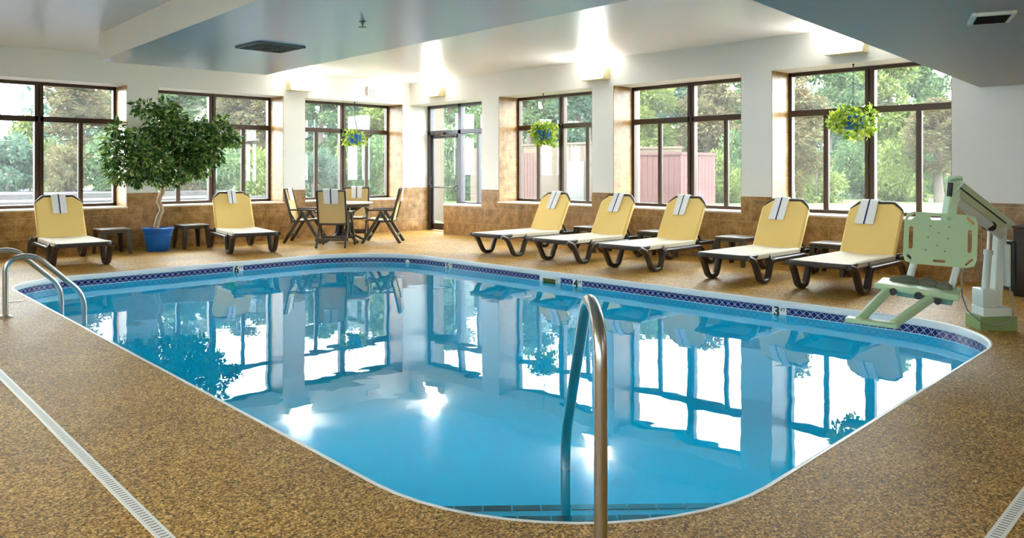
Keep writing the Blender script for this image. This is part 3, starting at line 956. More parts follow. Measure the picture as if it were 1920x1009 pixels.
def towel(label, loc, rz, path, w0, skew, seed, group):
    """folded towel draped along a path in the local x-z plane; w0 = width, skew = sideways drift"""
    r = bpy.data.objects.new('towel', None)
    rng = random.Random(seed)
    mb = MB()
    P = fillet([(p[0], 0, p[1]) for p in path], 0.03, 6)
    # resample evenly
    L = [0]
    for i in range(1, len(P)): L.append(L[-1] + (P[i] - P[i - 1]).length)
    tot = L[-1]; n = 22
    rows = []
    ys = [-0.5, -0.3, -0.085, -0.05, 0.05, 0.085, 0.3, 0.5]
    ys = [-0.5, -0.3, -0.1, -0.045, 0.045, 0.1, 0.3, 0.5]
    ph = rng.random() * 6
    for k in range(n + 1):
        s = tot * k / n
        i = max(j for j in range(len(L)) if L[j] <= s + 1e-9); i = min(i, len(P) - 2)
        f = (s - L[i]) / max(1e-9, L[i + 1] - L[i])
        p = P[i].lerp(P[i + 1], f)
        row = []
        for y in ys:
            wv = 0.004 * sin(y * 9 + ph + s * 6)
            row.append((p.x + wv, y * w0 * (1 + 0.05 * sin(s * 7 + ph)) + skew * (s / tot - 0.5), p.z + wv * 0.3))
        rows.append(row)
    mb.sheet(rows, 0.014, cols_m=[0, 0, 0, 1, 0, 0, 0])
    o = mb.build('towel', [M['towel'], M['stripe']])
    bpy.data.objects.remove(r)
    o.location = loc; o.rotation_euler = (0, 0, rz)
    return tag(o, label, 'towel', group)
def lounger_towel_path(front, back):
    bx, bz, ba, lb = TOWEL_BK
    ux, uz = cos(ba), sin(ba)
    def bk(t, off): return (bx + ux * t - uz * off, bz + uz * t + ux * off)
    return [bk(lb - front, 0.050), bk(lb + 0.030, 0.050), bk(lb + 0.036, -0.036), bk(lb - back, -0.042)]

LG = [((8.28, 9.03, 0), 0.0, 'yellow sun lounger on the right side, farthest from the pool lift', 0.0, 0.19, -0.02),
      ((8.28, 7.70, 0), 0.0, 'yellow sun lounger second from the glass door on the right side', 0.0, 0.19, -0.03),
      ((8.28, 6.45, 0), 0.0, 'yellow sun lounger in the middle of the row of five', 0.05, 0.19, 0.0),
      ((8.28, 4.915, 0), 0.0, 'yellow sun lounger below the bare pier left of the largest basket', 0.06, 0.20, -0.03),
      ((8.28, 3.755, 0), 0.0, 'yellow sun lounger right beside the green pool lift', 0.08, 0.21, -0.03),
      ((3.40, 11.72, 0), R(87), 'yellow sun lounger at the far left, left of the potted tree', 0.0, 0.20, 0.0),
      ((5.87, 11.68, 0), R(79), 'yellow sun lounger between the potted tree and the dining set', 0.0, 0.135, 0.0)]
TL = ['white blue-striped towel over the lounger farthest from the pool lift', 'white blue-striped towel on the second lounger from the glass door',
      'white blue-striped towel on the middle lounger of the row of five', 'white blue-striped towel on the lounger below the bare pier',
      'white blue-striped towel on the lounger beside the pool lift', 'white blue-striped towel on the far left lounger',
      'narrow folded blue-striped towel on the lounger right of the potted tree']
proto = None
for i, (loc, rz, lab, off, tw, skew) in enumerate(LG):
    if proto is None: proto = lounger_proto(lab, loc, rz)
    else: dup(proto, loc, rz, lab)
    tloc = Vector(loc) + Matrix.Rotation(rz, 3, 'Z') @ Vector((0, off, 0))
    towel(TL[i], tloc, rz, lounger_towel_path(0.23 if i == 6 else 0.31, 0.2), tw, skew, i, 'pool towels')

# ------------------------------------------------------------------ side tables
def side_table(label, loc, rz):
    r = thing('side_table', label, 'side table', loc, rz, 'low resin side tables')
    w = MB(); w.box(-0.225, 0.225, -0.225, 0.225, 0.385, 0.41, 0, 0.012, 3)
    w.build('table_top', M['stool'], r)
    w = MB()
    for bx in ((-0.2, 0.2, -0.205, -0.19), (-0.2, 0.2, 0.19, 0.205), (-0.205, -0.19, -0.2, 0.2), (0.19, 0.205, -0.2, 0.2)): w.box(*bx, 0.34, 0.388, 0, 0.003, 1)
    w.build('apron', M['darkplastic'], r)
    for sx in (-1, 1):
        for sy in (-1, 1):
            w = MB()
            top = [(sx * 0.215, sy * 0.215), (sx * 0.14, sy * 0.215), (sx * 0.14, sy * 0.19), (sx * 0.19, sy * 0.19), (sx * 0.19, sy * 0.14), (sx * 0.215, sy * 0.14)]
            bt = [(sx * 0.23, sy * 0.23), (sx * 0.185, sy * 0.23), (sx * 0.185, sy * 0.205), (sx * 0.205, sy * 0.205), (sx * 0.205, sy * 0.185), (sx * 0.23, sy * 0.185)]
            vs = [(a, b, 0.39) for a, b in top] + [(a, b, 0.0) for a, b in bt]
            fs = [list(range(6)), list(range(6, 12))[::-1]] + [[i, (i + 1) % 6, 6 + (i + 1) % 6, 6 + i] for i in range(6)]
            w.add(vs, fs); w.build('leg', M['darkplastic'], r, smooth=0)
    return r
ST = [((4.30, 13.52, 0), 'low brown side table between the far left lounger and blue pot'), ((5.60, 13.58, 0), 'low brown side table right of the blue tree pot'),
      ((10.12, 8.40, 0), 'low brown side table between the two loungers nearest the door'), ((10.12, 7.10, 0), 'low brown side table behind the middle lounger, left side'),
      ((10.08, 5.72, 0), 'low brown side table in the widest gap of the right lounger row'), ((10.10, 4.36, 0), 'low brown side table between the two loungers nearest the lift')]
st0 = None
for loc, lab in ST:
    if st0 is None: st0 = side_table(lab, loc, 0)
    else: dup(st0, loc, 0, lab)

# ------------------------------------------------------------------ dining set
FW, RT = YAW, YAW - R(90)
TC = Vector((8.08, 12.66, 0))
t = thing('dining_table', 'round pale-topped patio table set between four chairs', 'table', TC, YAW)
w = MB(); w.lathe([(0.0, 0.712), (0.47, 0.712), (0.505, 0.716), (0.52, 0.726), (0.52, 0.735), (0.51, 0.742), (0.0, 0.745)], 48); w.build('table_top', M['tabletop'], t)
w = MB(); w.lathe([(0.44, 0.712), (0.46, 0.70), (0.46, 0.665), (0.44, 0.66)], 40); w.build('apron', M['darkplastic'], t)
for k in range(4):
    a = R(45 + 90 * k)
    w = MB()
    w.tube(fillet([(0.40 * cos(a), 0.40 * sin(a), 0.67), (0.16 * cos(a), 0.16 * sin(a), 0.55), (0.14 * cos(a), 0.14 * sin(a), 0.16), (0.42 * cos(a), 0.42 * sin(a), 0.025)], 0.1), sect=rrect(0.055, 0.04, 0.01), up=(-sin(a), cos(a), 0))
    w.build('leg', M['darkplastic'], t)
w = MB()
for k in range(10):
    a = 2 * pi * k / 10
    w.tube([(0.17 * cos(a), 0.17 * sin(a), 0.66), (0.13 * cos(a), 0.13 * sin(a), 0.40), (0.17 * cos(a), 0.17 * sin(a), 0.14)], sect=rrect(0.04, 0.018, 0.005), up=(-sin(a), cos(a), 0))
w.lathe([(0.19, 0.13), (0.19, 0.17), (0.15, 0.17), (0.15, 0.13)], 24); w.lathe([(0.155, 0.38), (0.155, 0.42), (0.12, 0.42), (0.12, 0.38)], 24)
w.build('pedestal', M['blackplastic'], t)

def chair_proto(label, loc, rz):
    """faces +x; back towards -x"""
    r = thing('patio_chair', label, 'chair', loc, rz, 'reclining patio chairs round the dining table')
    HW = 0.285
    for s in (-1, 1):
        y = s * HW
        w = MB(); w.tube([(-0.02, y, 0.59), (0.33, y, 0.022)], sect=rrect(0.034, 0.056, 0.01), up=(0, 1, 0)); w.tube([(0.33 - 0.012, y, 0.04), (0.345, y, 0.0)], sect=rrect(0.036, 0.058, 0.01), up=(0, 1, 0))
        w.build('leg', M['darkplastic'], r)
        w = MB(); w.tube([(0.02, y - s * 0.037, 0.59), (-0.33, y - s * 0.037, 0.022)], sect=rrect(0.034, 0.056, 0.01), up=(0, 1, 0)); w.tube([(-0.33 + 0.012, y - s * 0.037, 0.04), (-0.345, y - s * 0.037, 0.0)], sect=rrect(0.036, 0.058, 0.01), up=(0, 1, 0))
        w.build('leg', M['darkplastic'], r)
        w = MB(); w.tube(fillet([(0.24, y, 0.605), (0.05, y, 0.615), (-0.235, y, 0.612)], 0.1), sect=rrect(0.055, 0.03, 0.01), up=(0, 1, 0))
        w.build('armrest', M['darkplastic'], r)
    for xx, zz in ((-0.27, 0.14), (0.26, 0.14), (-0.02, 0.40)):
        w = MB(); w.tube([(xx, -HW, zz), (xx, HW, zz)], sect=rrect(0.045, 0.025, 0.006), up=(0, 0, 1))
        w.build('stretcher', M['darkplastic'], r)
    seat = [(-0.22, 0.415), (-0.10, 0.395), (0.05, 0.40), (0.17, 0.425), (0.25, 0.43), (0.29, 0.40)]
    w = MB()
    for s in (-1, 1): w.tube(fillet([(x, s * 0.235, z) for x, z in seat], 0.06), sect=rrect(0.04, 0.028, 0.008), up=(0, 1, 0))
    w.tube([(0.285, -0.235, 0.405), (0.285, 0.235, 0.405)], 0.018, 8)
    w.build('seat_frame', M['darkplastic'], r)
    w = MB()
    P = fillet([(x, 0, z + 0.018) for x, z in seat], 0.06)
    w.sheet([[(p.x, y, p.z - 0.01 * (1 - abs(y) / 0.23)) for y in (-0.232, -0.12, 0, 0.12, 0.232)] for p in P][::-1], 0.005)
    w.build('seat_sling', M['cream'], r)
    b0, b1 = Vector((-0.19, 0, 0.40)), Vector((-0.335, 0, 0.985))
    w = MB()
    w.tube(fillet([b0 + Vector((0, -0.245, 0)), b1 + Vector((0, -0.245, 0)), b1 + Vector((0, 0.245, 0)), b0 + Vector((0, 0.245, 0)), b0 + Vector((0, -0.245, 0))], 0.02), sect=rrect(0.042, 0.03, 0.008), up=(1, 0, 0))
    w.build('back_frame', M['darkplastic'], r)
    w = MB()
    w.sheet([[tuple(b0.lerp(b1, 0.03 + 0.94 * i / 8) + Vector((-0.008 * (1 - abs(y) / 0.23), y, 0))) for y in (-0.23, -0.12, 0, 0.12, 0.23)] for i in range(9)], 0.005)
    w.build('back_sling', M['chairfab'], r)
    w = MB()
    for s in (-1, 1): w.tube([(-0.245, s * 0.25, 0.60), (-0.12, s * 0.25, 0.38), (-0.14, s * 0.25, 0.33)], 0.012, 8)
    w.build('recline_bracket', M['blackplastic'], r)
    return r
def polar(d, r): return Vector((cos(d) * r, sin(d) * r, 0))
CH = [(TC + polar(YAW, -0.80), YAW, 'patio chair with its back to the pool, nearest of the four'),
      (TC + polar(RT, -0.72), RT, 'patio chair left of the round table, seen from its side'),
      (TC + polar(RT, 0.72), RT + pi, 'patio chair right of the round table, seen from its side'),
      (TC + polar(YAW, 0.82), YAW + pi, 'patio chair behind the round table, against the window wall')]
CT = ['white blue-striped towel over the back of the nearest patio chair', 'folded towel over the left patio chair back',
      'folded towel over the right patio chair back', 'white blue-striped towel on the patio chair behind the table']
ch0 = None
for i, (loc, rz, lab) in enumerate(CH):
    if ch0 is None: ch0 = chair_proto(lab, loc, rz)
    else: dup(ch0, loc, rz, lab)
    towel(CT[i], loc, rz, [(-0.338, 0.76) if i != 1 else (-0.338, 0.76), (-0.372, 1.018), (-0.306, 1.022), (-0.262, 0.78)], 0.245 if i == 0 else 0.2, 0.01, 20 + i, 'towels on the patio chairs')

# ------------------------------------------------------------------ leaves
def leaf_cloud(blobs, n, length, width, rng, droop=0.3, mat=None, curl=0.25):
    """blobs: (cx,cy,cz, rx,ry,rz); leaves sit mostly near each blob's surface"""
    vs = []; fs = []
    tot = sum((b[3] * b[4] * b[5]) ** 0.667 for b in blobs)
    for b in blobs:
        k = int(n * (b[3] * b[4] * b[5]) ** 0.667 / tot)
        for _ in range(k):
            d = Vector((rng.gauss(0, 1), rng.gauss(0, 1), rng.gauss(0, 1))).normalized()
            q = rng.random() ** 0.4
            p = Vector((b[0] + d.x * b[3] * q, b[1] + d.y * b[4] * q, b[2] + d.z * b[5] * q))
            ax = (d + Vector((rng.gauss(0, .6), rng.gauss(0, .6), rng.gauss(0, .5) - droop))).normalized()
            sd = ax.cross(Vector((rng.gauss(0, 1), rng.gauss(0, 1), rng.gauss(0, 1)))).normalized()
            up = sd.cross(ax)
            l = length * rng.uniform(0.7, 1.25); h = width * rng.uniform(0.7, 1.2) / 2
            o = len(vs)
            vs += [tuple(p), tuple(p + ax * l * 0.4 + sd * h + up * l * 0.06), tuple(p + ax * l - up * l * curl), tuple(p + ax * l * 0.4 - sd * h + up * l * 0.06)]
            fs.append((o, o + 1, o + 2, o + 3))
    return vs, fs
def leaf_obj(name, vf, mat, parent):
    me = bpy.data.meshes.new(name); me.from_pydata(vf[0], [], vf[1]); me.materials.append(mat); me.update()
    o = bpy.data.objects.new(name, me); COL.objects.link(o); o.parent = parent
    return o

# ------------------------------------------------------------------ potted tree
def ray_y(px, py, Y):
    r = (px - 960) / 1480.0
    dx = cos(YAW) + r * sin(YAW); dy = sin(YAW) - r * cos(YAW); k = (318 - py) / 1480.0
    tt = Y / dy
    return dx * tt, EYE + k * tt
TX, TY = 4.99, 13.45
tr = thing('potted_ficus_tree', 'bushy ficus tree with a wavy pale trunk in a blue pot', 'potted tree', (TX, TY, 0))
w = MB()
w.lathe([(0.0, 0.0), (0.165, 0.0), (0.178, 0.02), (0.195, 0.16), (0.207, 0.245), (0.214, 0.25), (0.214, 0.262), (0.208, 0.266), (0.214, 0.30), (0.221, 0.305), (0.221, 0.317), (0.217, 0.321), (0.222, 0.345), (0.246, 0.350), (0.248, 0.385), (0.236, 0.388), (0.226, 0.37), (0.222, 0.35), (0.0, 0.34)], 40)
w.build('pot', M['bluepot'], tr)
w = MB(); w.lathe([(0.22, 0.345), (0.12, 0.358), (0.0, 0.362)], 24); w.build('soil', M['soil'], tr)
rng = random.Random(5)
bl = []
crop = [(290, 110, 58), (430, 110, 62), (130, 235, 48), (110, 330, 62), (170, 480, 88), (300, 330, 105), (330, 430, 115), (430, 240, 118), (520, 320, 130), (560, 440, 100), (640, 290, 105), (680, 390, 85), (760, 270, 80), (835, 300, 50), (765, 175, 34), (620, 490, 55), (240, 545, 42), (480, 520, 60), (380, 540, 50), (520, 160, 40), (640, 205, 40), (100, 420, 50)]
for cx, cy, cr in crop:
    Y = TY - 0.12 + rng.uniform(-0.30, 0.12)
    x, z = ray_y(180 + cx / 3.255, 170 + cy / 3.255, Y)
    rad = cr / 3.255 / 1480 * 13.0 * 1.0
    bl.append((x - TX, Y - TY, z, rad * 1.15, min(rad * 1.0, 0.34), rad))
leaf_obj('foliage', leaf_cloud(bl, 6000, 0.092, 0.05, rng, 0.55), M['ficus'], tr)
w = MB()
px = [(367, 840), (368, 815), (380, 770), (400, 735), (398, 705), (385, 680), (390, 650), (406, 620), (402, 580), (405, 540), (415, 490), (428, 430)]
P = []
for cx, cy in px:
    x, z = ray_y(180 + cx / 3.255, 170 + cy / 3.255, TY); P.append((x - TX, 0.02 * sin(cy * 0.03), z))
P[0] = (P[0][0], P[0][1], 0.33)
w.tube(P, n=10, rads=[0.046, 0.044, 0.043, 0.042, 0.04, 0.04, 0.04, 0.038, 0.036, 0.034, 0.03, 0.024])
w.build('trunk', M['bark'], tr, smooth=60)
for k in (1, 4, 6, 7, 10, 12, 16):
    b = bl[k]; w = MB()
    s0 = Vector(P[-2 - (k % 3)]); e0 = Vector(b[:3]); mid = (s0 + e0) / 2 + Vector((0, 0, 0.06))
    w.tube([s0, s0.lerp(mid, 0.5) + Vector((0, 0, 0.03)), mid, e0], n=7, rads=[0.018, 0.014, 0.011, 0.006])
    w.build('branch', M['bark'], tr, smooth=60)

# ------------------------------------------------------------------ hanging baskets
def basket(label, loc, wd, ht, seed, n=420):
    """loc = centre of the foliage; hangs from the window header"""
    r = thing('hanging_basket', label, 'hanging plant', loc, 0, 'hanging pothos baskets')
    rng = random.Random(seed)
    w = MB(); w.lathe([(0.0, -0.11), (0.10, -0.11), (0.115, -0.10), (0.15, 0.05), (0.158, 0.055), (0.158, 0.075), (0.145, 0.075), (0.13, 0.05), (0.0, 0.04)], 28)
    w.build('pot', M['bluepot'], r)
    top = ZH - loc[2]
    w = MB()
    zj = min(0.40, top - 0.1)
    for k in range(3):
        a = 2 * pi * k / 3 + 0.5
        w.tube([(0.15 * cos(a), 0.15 * sin(a), 0.07), (0.01 * cos(a), 0.01 * sin(a), zj)], 0.004, 6)
    w.build('hanger', M['blackplastic'], r)
    w = MB()
    z = zj; k = 0
    while z < top - 0.015:
        c = [(0.009 * cos(q) * (1 if k % 2 else 0), 0.009 * cos(q) * (0 if k % 2 else 1), z + 0.012 + 0.016 * sin(q)) for q in [2 * pi * j / 8 for j in range(8)]]
        w.tube(c, 0.0028, 5, closed=True, up=(0.3, 0.7, 0.2)); z += 0.025; k += 1
    w.lathe([(0.02, top), (0.02, top - 0.006), (0.006, top - 0.012), (0.006, top - 0.03)], 10)
    w.build('chain', M['blackplastic'], r)
    bl = []
    for k in range(16):
        a = 2 * pi * k / 16 + rng.uniform(-.2, .2); q = rng.uniform(0.55, 1.0)
        bl.append((wd * 0.36 * q * cos(a), wd * 0.36 * q * sin(a), rng.uniform(-0.6, 0.35) * ht * 0.55, wd * 0.15, wd * 0.15, ht * 0.17))
    for k in range(5): bl.append((rng.uniform(-.15, .15), rng.uniform(-.15, .15), ht * 0.3, 0.12, 0.12, ht * 0.14))
    leaf_obj('foliage', leaf_cloud(bl, n, 0.075, 0.055, rng, 0.45), M['pothos'], r)
    w = MB()
    for k in range(14):
        a = 2 * pi * k / 14; q = rng.uniform(0.7, 1.0)
        w.tube(fillet([(0.1 * cos(a), 0.1 * sin(a), 0.06), (wd * 0.3 * q * cos(a), wd * 0.3 * q * sin(a), 0.14), (wd * 0.42 * q * cos(a), wd * 0.42 * q * sin(a), -ht * 0.45 * q)], 0.1), 0.003, 5)
    w.build('stems', M['pothos'], r)
    return r
def ray_x(px, py, X):
    r = (px - 960) / 1480.0
    dx = cos(YAW) + r * sin(YAW); dy = sin(YAW) - r * cos(YAW); k = (318 - py) / 1480.0
    tt = X / dx
    return dy * tt, EYE + k * tt
y, z = ray_x(1600, 228, 10.72); basket('large leafy hanging basket in the rightmost window', (10.72, y, z), 0.74, 0.52, 3, 520)
y, z = ray_x(1019, 252, 10.75); basket('hanging basket in the window nearest the glass door on the right wall', (10.75, y, z), 0.58, 0.50, 4, 480)
x, z = ray_y(665, 259, 14.15); basket('sparse small hanging basket above the dining table', (x, 14.15, z), 0.62, 0.36, 8, 230)

# ------------------------------------------------------------------ pool handrails
def rail(name, label, pts, rr, group=None, flange=(0,)):
    r = thing(name, label, 'handrail', (pts[0][0], pts[0][1], 0), 0, group)
    w = MB(); w.tube(fillet(pts, rr, 10), 0.0245, 16)
    w.build('tube', M['steel'], r, smooth=60, world=True)
    w = MB(); w.lathe([(0.06, 0.0), (0.06, 0.012), (0.045, 0.018), (0.028, 0.026), (0.0245, 0.026)], 24)
    w.build('flange', M['steel'], r)
    return r
for y, lab in ((8.36, 'nearer steel grab rail curving into the pool at left'), (9.12, 'farther steel grab rail curving into the pool at left')):
    rail('grab_rail', lab, [(1.75, y, 0), (1.75, y, 0.53), (1.98, y, 0.56), (2.42, y + 0.05, 0.13), (2.43, y + 0.05, -0.75)], [0, 0.22, 0.2, 0.14, 0], 'paired pool grab rails')
a = Vector((2.09, 1.93, 0)); b = Vector((2.95, 2.62, 0))
a = Vector((cos(YAW) * 2.80 + sin(YAW) * 0.315, sin(YAW) * 2.80 - cos(YAW) * 0.315, 0))
rail('centre_handrail', 'single bent steel handrail rising from the near pool corner', [a, a + Vector((0, 0, 0.80)), a.lerp(b, 0.30) + Vector((0, 0, 0.86)), b + Vector((0, 0, 0.02)), b + Vector((0, 0, -0.42))], [0, 0.24, 0.14, 0.16, 0])

# ------------------------------------------------------------------ deck drains
def drain(label, p0, p1, wd=0.055):
    r = thing('deck_drain', label, 'drain', ((p0[0] + p1[0]) / 2, (p0[1] + p1[1]) / 2, 0), math.atan2(p1[1] - p0[1], p1[0] - p0[0]), 'slotted deck drains')
    L = (Vector(p1) - Vector(p0)).length
    w = MB()
    w.box(-L / 2, L / 2, -wd / 2, wd / 2, 0.0005, 0.004)
    w.build('channel', M['drain'], r, smooth=0)
    w = MB()
    n = int(L / 0.026)
    for k in range(n):
        x = -L / 2 + (k + 0.5) * L / n
        w.add([(x - 0.0028, -wd * 0.28, 0.0046), (x + 0.0028, -wd * 0.28, 0.0046), (x + 0.0028, wd * 0.28, 0.0046), (x - 0.0028, wd * 0.28, 0.0046)], [[0, 1, 2, 3]])
    w.build('slots', M['slot'], r, smooth=0)
drain('long white slotted drain strip along the left deck', (1.10, 2.4), (1.30, 7.6))
drain('white slotted drain strip at the bottom right corner', (2.6, 0.80), (6.5, 0.92))
w = MB(); w.box(1.97, 2.12, 9.29, 9.345, 0.0, 0.006, 0, 0.002)
tag(w.build('deck_tile', M['drain']), 'short white tile strip in the deck behind the grab rails', 'tile')

# ------------------------------------------------------------------ pool lift
lift = thing('pool_lift', 'sage green pool access lift with hanging seat beside the pool', 'pool lift', (7.52, 1.92, 0))
def at(px, py, d):
    r = (px - 960) / 1480.0 * d
    return Vector((cos(YAW) * d + sin(YAW) * r, sin(YAW) * d - cos(YAW) * r, EYE + (318 - py) / 1480.0 * d))
LF = YAW
lf = Vector((cos(LF), sin(LF), 0)); lr = Vector((sin(LF), -cos(LF), 0)); UZ = Vector((0, 0, 1))
bc = at(1858, 612, 6.72); bc.z = 0
def LM(org, ang=0.0):
    """frame: x to the viewer's right, y away from the viewer, z up, turned by ang about z"""
    Mt = Matrix((lr, lf, UZ)).transposed().to_4x4(); Mt.translation = org
    return Mt @ Matrix.Rotation(ang, 4, 'Z')
B = LM(bc, R(-3))
w = MB()
prof = [(-0.15, 0.0), (0.15, 0.0), (0.15, 0.125), (-0.15, 0.11)]
w.prism(prof, -0.12, 0.12, 'y', M=B)
w.box(-0.01, 0.0, -0.126, -0.11, 0.0, 0.115, M=B)
w.build('base', M['liftbase'], lift, smooth=0, world=True)
w = MB(); w.box(-0.115, 0.12, -0.10, 0.10, 0.11, 0.19, 0, 0.01, M=B); w.box(-0.115, 0.015, -0.09, 0.09, 0.19, 0.34, 0, 0.012, M=B)
w.build('mast_foot', M['liftwhite'], lift, world=True)
w = MB(); w.tube([B @ Vector((0.035, 0.0, 0.20)), B @ Vector((0.09, 0.02, 0.86))], sect=rrect(0.075, 0.085, 0.01), up=lr)
w.build('mast', M['liftwhite'], lift, world=True)
w = MB(); w.tube([B @ Vector((-0.075, -0.05, 0.34)), B @ Vector((-0.045, -0.045, 0.66))], 0.03, 14); w.tube([B @ Vector((-0.047, -0.045, 0.63)), B @ Vector((-0.043, -0.044, 0.67))], 0.037, 14)
act = w.build('actuator', M['liftwhite'], lift, world=True)
w = MB(); w.tube([B @ Vector((-0.045, -0.045, 0.64)), B @ Vector((-0.02, -0.03, 0.98))], 0.016, 12); w.build('actuator_rod', M['steel'], lift, world=True)
w = MB(); w.box(0.095, 0.13, -0.07, 0.09, 0.36, 0.72, 0, 0.012, M=B); w.build('control_box', M['liftwhite'], lift, world=True)
w = MB(); w.box(0.13, 0.175, -0.08, 0.10, 0.32, 0.75, 0, 0.02, 3, M=B); w.build('battery_pack', simple('dark_green_black_plastic', lin(30, 42, 40), 0.4), lift, world=True)
top = at(1790, 347, 6.30); elb = B @ Vector((0.11, 0.02, 0.90))
w = MB(); w.tube([elb + (elb - top).normalized() * 0.05, top], sect=rrect(0.11, 0.10, 0.012), up=lr + UZ * 0.6)
w.build('lift_arm', M['liftarm'], lift, world=True)
w = MB()
a0 = elb.lerp(top, 0.04) + Vector((0, 0, -0.115)); a1 = elb.lerp(top, 0.96) + Vector((0, 0, -0.10))
w.tube([a0 - lr * 0.01, a1 - lr * 0.02], sect=rrect(0.07, 0.08, 0.01), up=lr + UZ * 0.6); w.build('lower_arm', M['liftwhite'], lift, world=True)
w = MB()
w.tube([elb.lerp(top, 0.02) - lf * 0.053 + Vector((0, 0, -0.01)), elb.lerp(top, 0.97) - lf * 0.053 + Vector((0, 0, -0.01))], 0.007, 6)
w.tube([elb.lerp(top, 0.3) + Vector((0, 0, -0.12)) - lf * 0.04, elb.lerp(top, 0.3) + Vector((0, 0, -0.12)) + lf * 0.04], 0.04, 12)
w.tube([top - lr * 0.05 + UZ * 0.02 - lf * 0.03, top - lr * 0.06 - UZ * 0.09 - lf * 0.03], 0.02, 8)
w.build('pivot', M['blackplastic'], lift, world=True)
low = at(1768, 470, 6.42)
w = MB(); w.tube([top + UZ * 0.03, low], sect=rrect(0.085, 0.085, 0.012), up=lr); w.tube([top - lf * 0.01 + UZ * 0.03, top + UZ * 0.05], 0.055, 14)
w.build('hanger_post', M['liftarm'], lift, world=True)
# back panel with slots
pc = at(1763, 449, 6.17)
PB = LM(pc, R(-20)) @ Matrix.Rotation(R(-7), 4, 'X') @ Matrix.Rotation(R(3), 4, 'Y')
def panel_with_slots(hw, hh, th, slots, holes, cut):
    bm = bmesh.new()
    loops = [[(-hw + cut, -hh), (hw - cut, -hh), (hw - cut * 0.25, -hh + cut * 0.25), (hw, -hh + cut), (hw, hh - cut), (hw - cut * 0.25, hh - cut * 0.25), (hw - cut, hh), (-hw + cut, hh), (-hw + cut * 0.25, hh - cut * 0.25), (-hw, hh - cut), (-hw, -hh + cut), (-hw + cut * 0.25, -hh + cut * 0.25)]]
    for (cx, cy, l, wd, an) in slots:
        lp = []
        for k in range(12):
            q = 2 * pi * k / 12
            ux_ = (l / 2 - wd / 2) * (1 if cos(q) > 0 else -1) + wd / 2 * cos(q); uy_ = wd / 2 * sin(q)
            lp.append((cx + ux_ * cos(an) - uy_ * sin(an), cy + ux_ * sin(an) + uy_ * cos(an)))
        loops.append(lp)
    for (cx, cy, rad) in holes: loops.append([(cx + rad * cos(2 * pi * k / 8), cy + rad * sin(2 * pi * k / 8)) for k in range(8)])
    es = []
    for lp in loops:
        vv = [bm.verts.new((x, 0, z)) for x, z in lp]
        es += [bm.edges.new((vv[i], vv[(i + 1) % len(vv)])) for i in range(len(vv))]
    res = bmesh.ops.triangle_fill(bm, edges=es, use_beauty=True)
    ext = bmesh.ops.extrude_face_region(bm, geom=bm.faces[:])
    for g in ext['geom']:
        if isinstance(g, bmesh.types.BMVert): g.co.y += th
    return bm
sl = [(0, 0.165, 0.15, 0.03, 0), (0, -0.17, 0.09, 0.022, 0), (-0.205, 0.0, 0.18, 0.035, R(90)), (0.205, 0.0, 0.18, 0.035, R(90)),
      (-0.205, 0.16, 0.075, 0.022, R(45)), (0.205, 0.16, 0.075, 0.022, R(-45)), (-0.205, -0.16, 0.075, 0.022, R(-45)), (0.205, -0.16, 0.075, 0.022, R(45))]
hl = [(-0.07, 0.1, 0.008), (0.06, 0.1, 0.008), (-0.01, 0.05, 0.008), (-0.085, 0.01, 0.008), (0.055, 0.01, 0.008), (-0.02, -0.05, 0.008), (-0.1, -0.09, 0.008), (0.035, -0.09, 0.008)]
w = MB(); w.frombm(panel_with_slots(0.255, 0.205, 0.022, sl, hl, 0.065), M=PB)
pn = w.build('backrest', M['liftgreen'], lift, smooth=30, world=True)
w = MB()
for cx, cy, rad in hl: w.tube([PB @ Vector((cx, 0.006, cy)), PB @ Vector((cx, 0.020, cy))], rad * 1.02, 8)
w.build('drain_plugs', M['liftbase'], pn, world=False)
bpy.data.objects['drain_plugs'].data.transform(Matrix.Translation(lift.location).inverted())
seatc = at(1722, 539, 6.05)
SB = LM(seatc, R(-32)) @ Matrix.Rotation(R(5), 4, 'Y')
for sx in (-0.15, 0.15):
    w = MB(); w.tube([SB @ Vector((sx + 0.06, 0.20, -0.01)), PB @ Vector((sx, 0.04, -0.10))], 0.028, 12)
    w.build('back_tube', M['liftwhite'], lift, world=True)
w = MB(); w.box(-0.275, 0.275, -0.20, 0.20, -0.012, 0.014, 0, 0.008, M=SB); w.box(-0.285, 0.285, -0.215, -0.19, -0.028, 0.018, 0, 0.008, M=SB)
w.build('seat', M['liftgreen'], lift, world=True)
w = MB(); w.box(-0.13, 0.05, -0.17, 0.15, -0.065, -0.012, 0, 0.008, M=SB); w.box(0.10, 0.24, -0.17, 0.15, -0.075, -0.012, 0, 0.008, M=SB)
w.build('seat_bracket', simple('teal_green_plastic', lin(120, 164, 148), 0.45), lift, world=True)
for sx, sz, sr in ((-0.15, -0.03, 0.027), (0.02, -0.03, 0.027), (0.15, -0.05, 0.024)):
    w = MB(); w.tube([SB @ Vector((sx, -0.235, sz)), SB @ Vector((sx, -0.20, sz))], sr, 14)
    w.build('knob', M['blackplastic'], lift, world=True)
f0 = at(1612, 600, 5.80); f1 = at(1676, 608, 5.66)
for nm, s0, e0 in (('knee', SB @ Vector((-0.19, -0.21, -0.03)), f0), ('knee', SB @ Vector((0.10, -0.21, -0.04)), f1)):
    w = MB(); w.tube([s0, e0], sect=rrect(0.055, 0.06, 0.016), up=lf); w.build('leg_support', M['liftgreen'], lift, world=True)
w = MB()
d_ = (f1 - f0).normalized(); n_ = Vector((-lr.x * 0.5 - lf.x, -lr.y * 0.5 - lf.y, 0)).normalized()
w.tube([f0 - d_ * 0.09 - UZ * 0.005, f1 + d_ * 0.03 - UZ * 0.005], sect=rrect(0.035, 0.12, 0.012), up=UZ)
w.build('footrest', M['liftgreen'], lift, world=True)
w = MB()
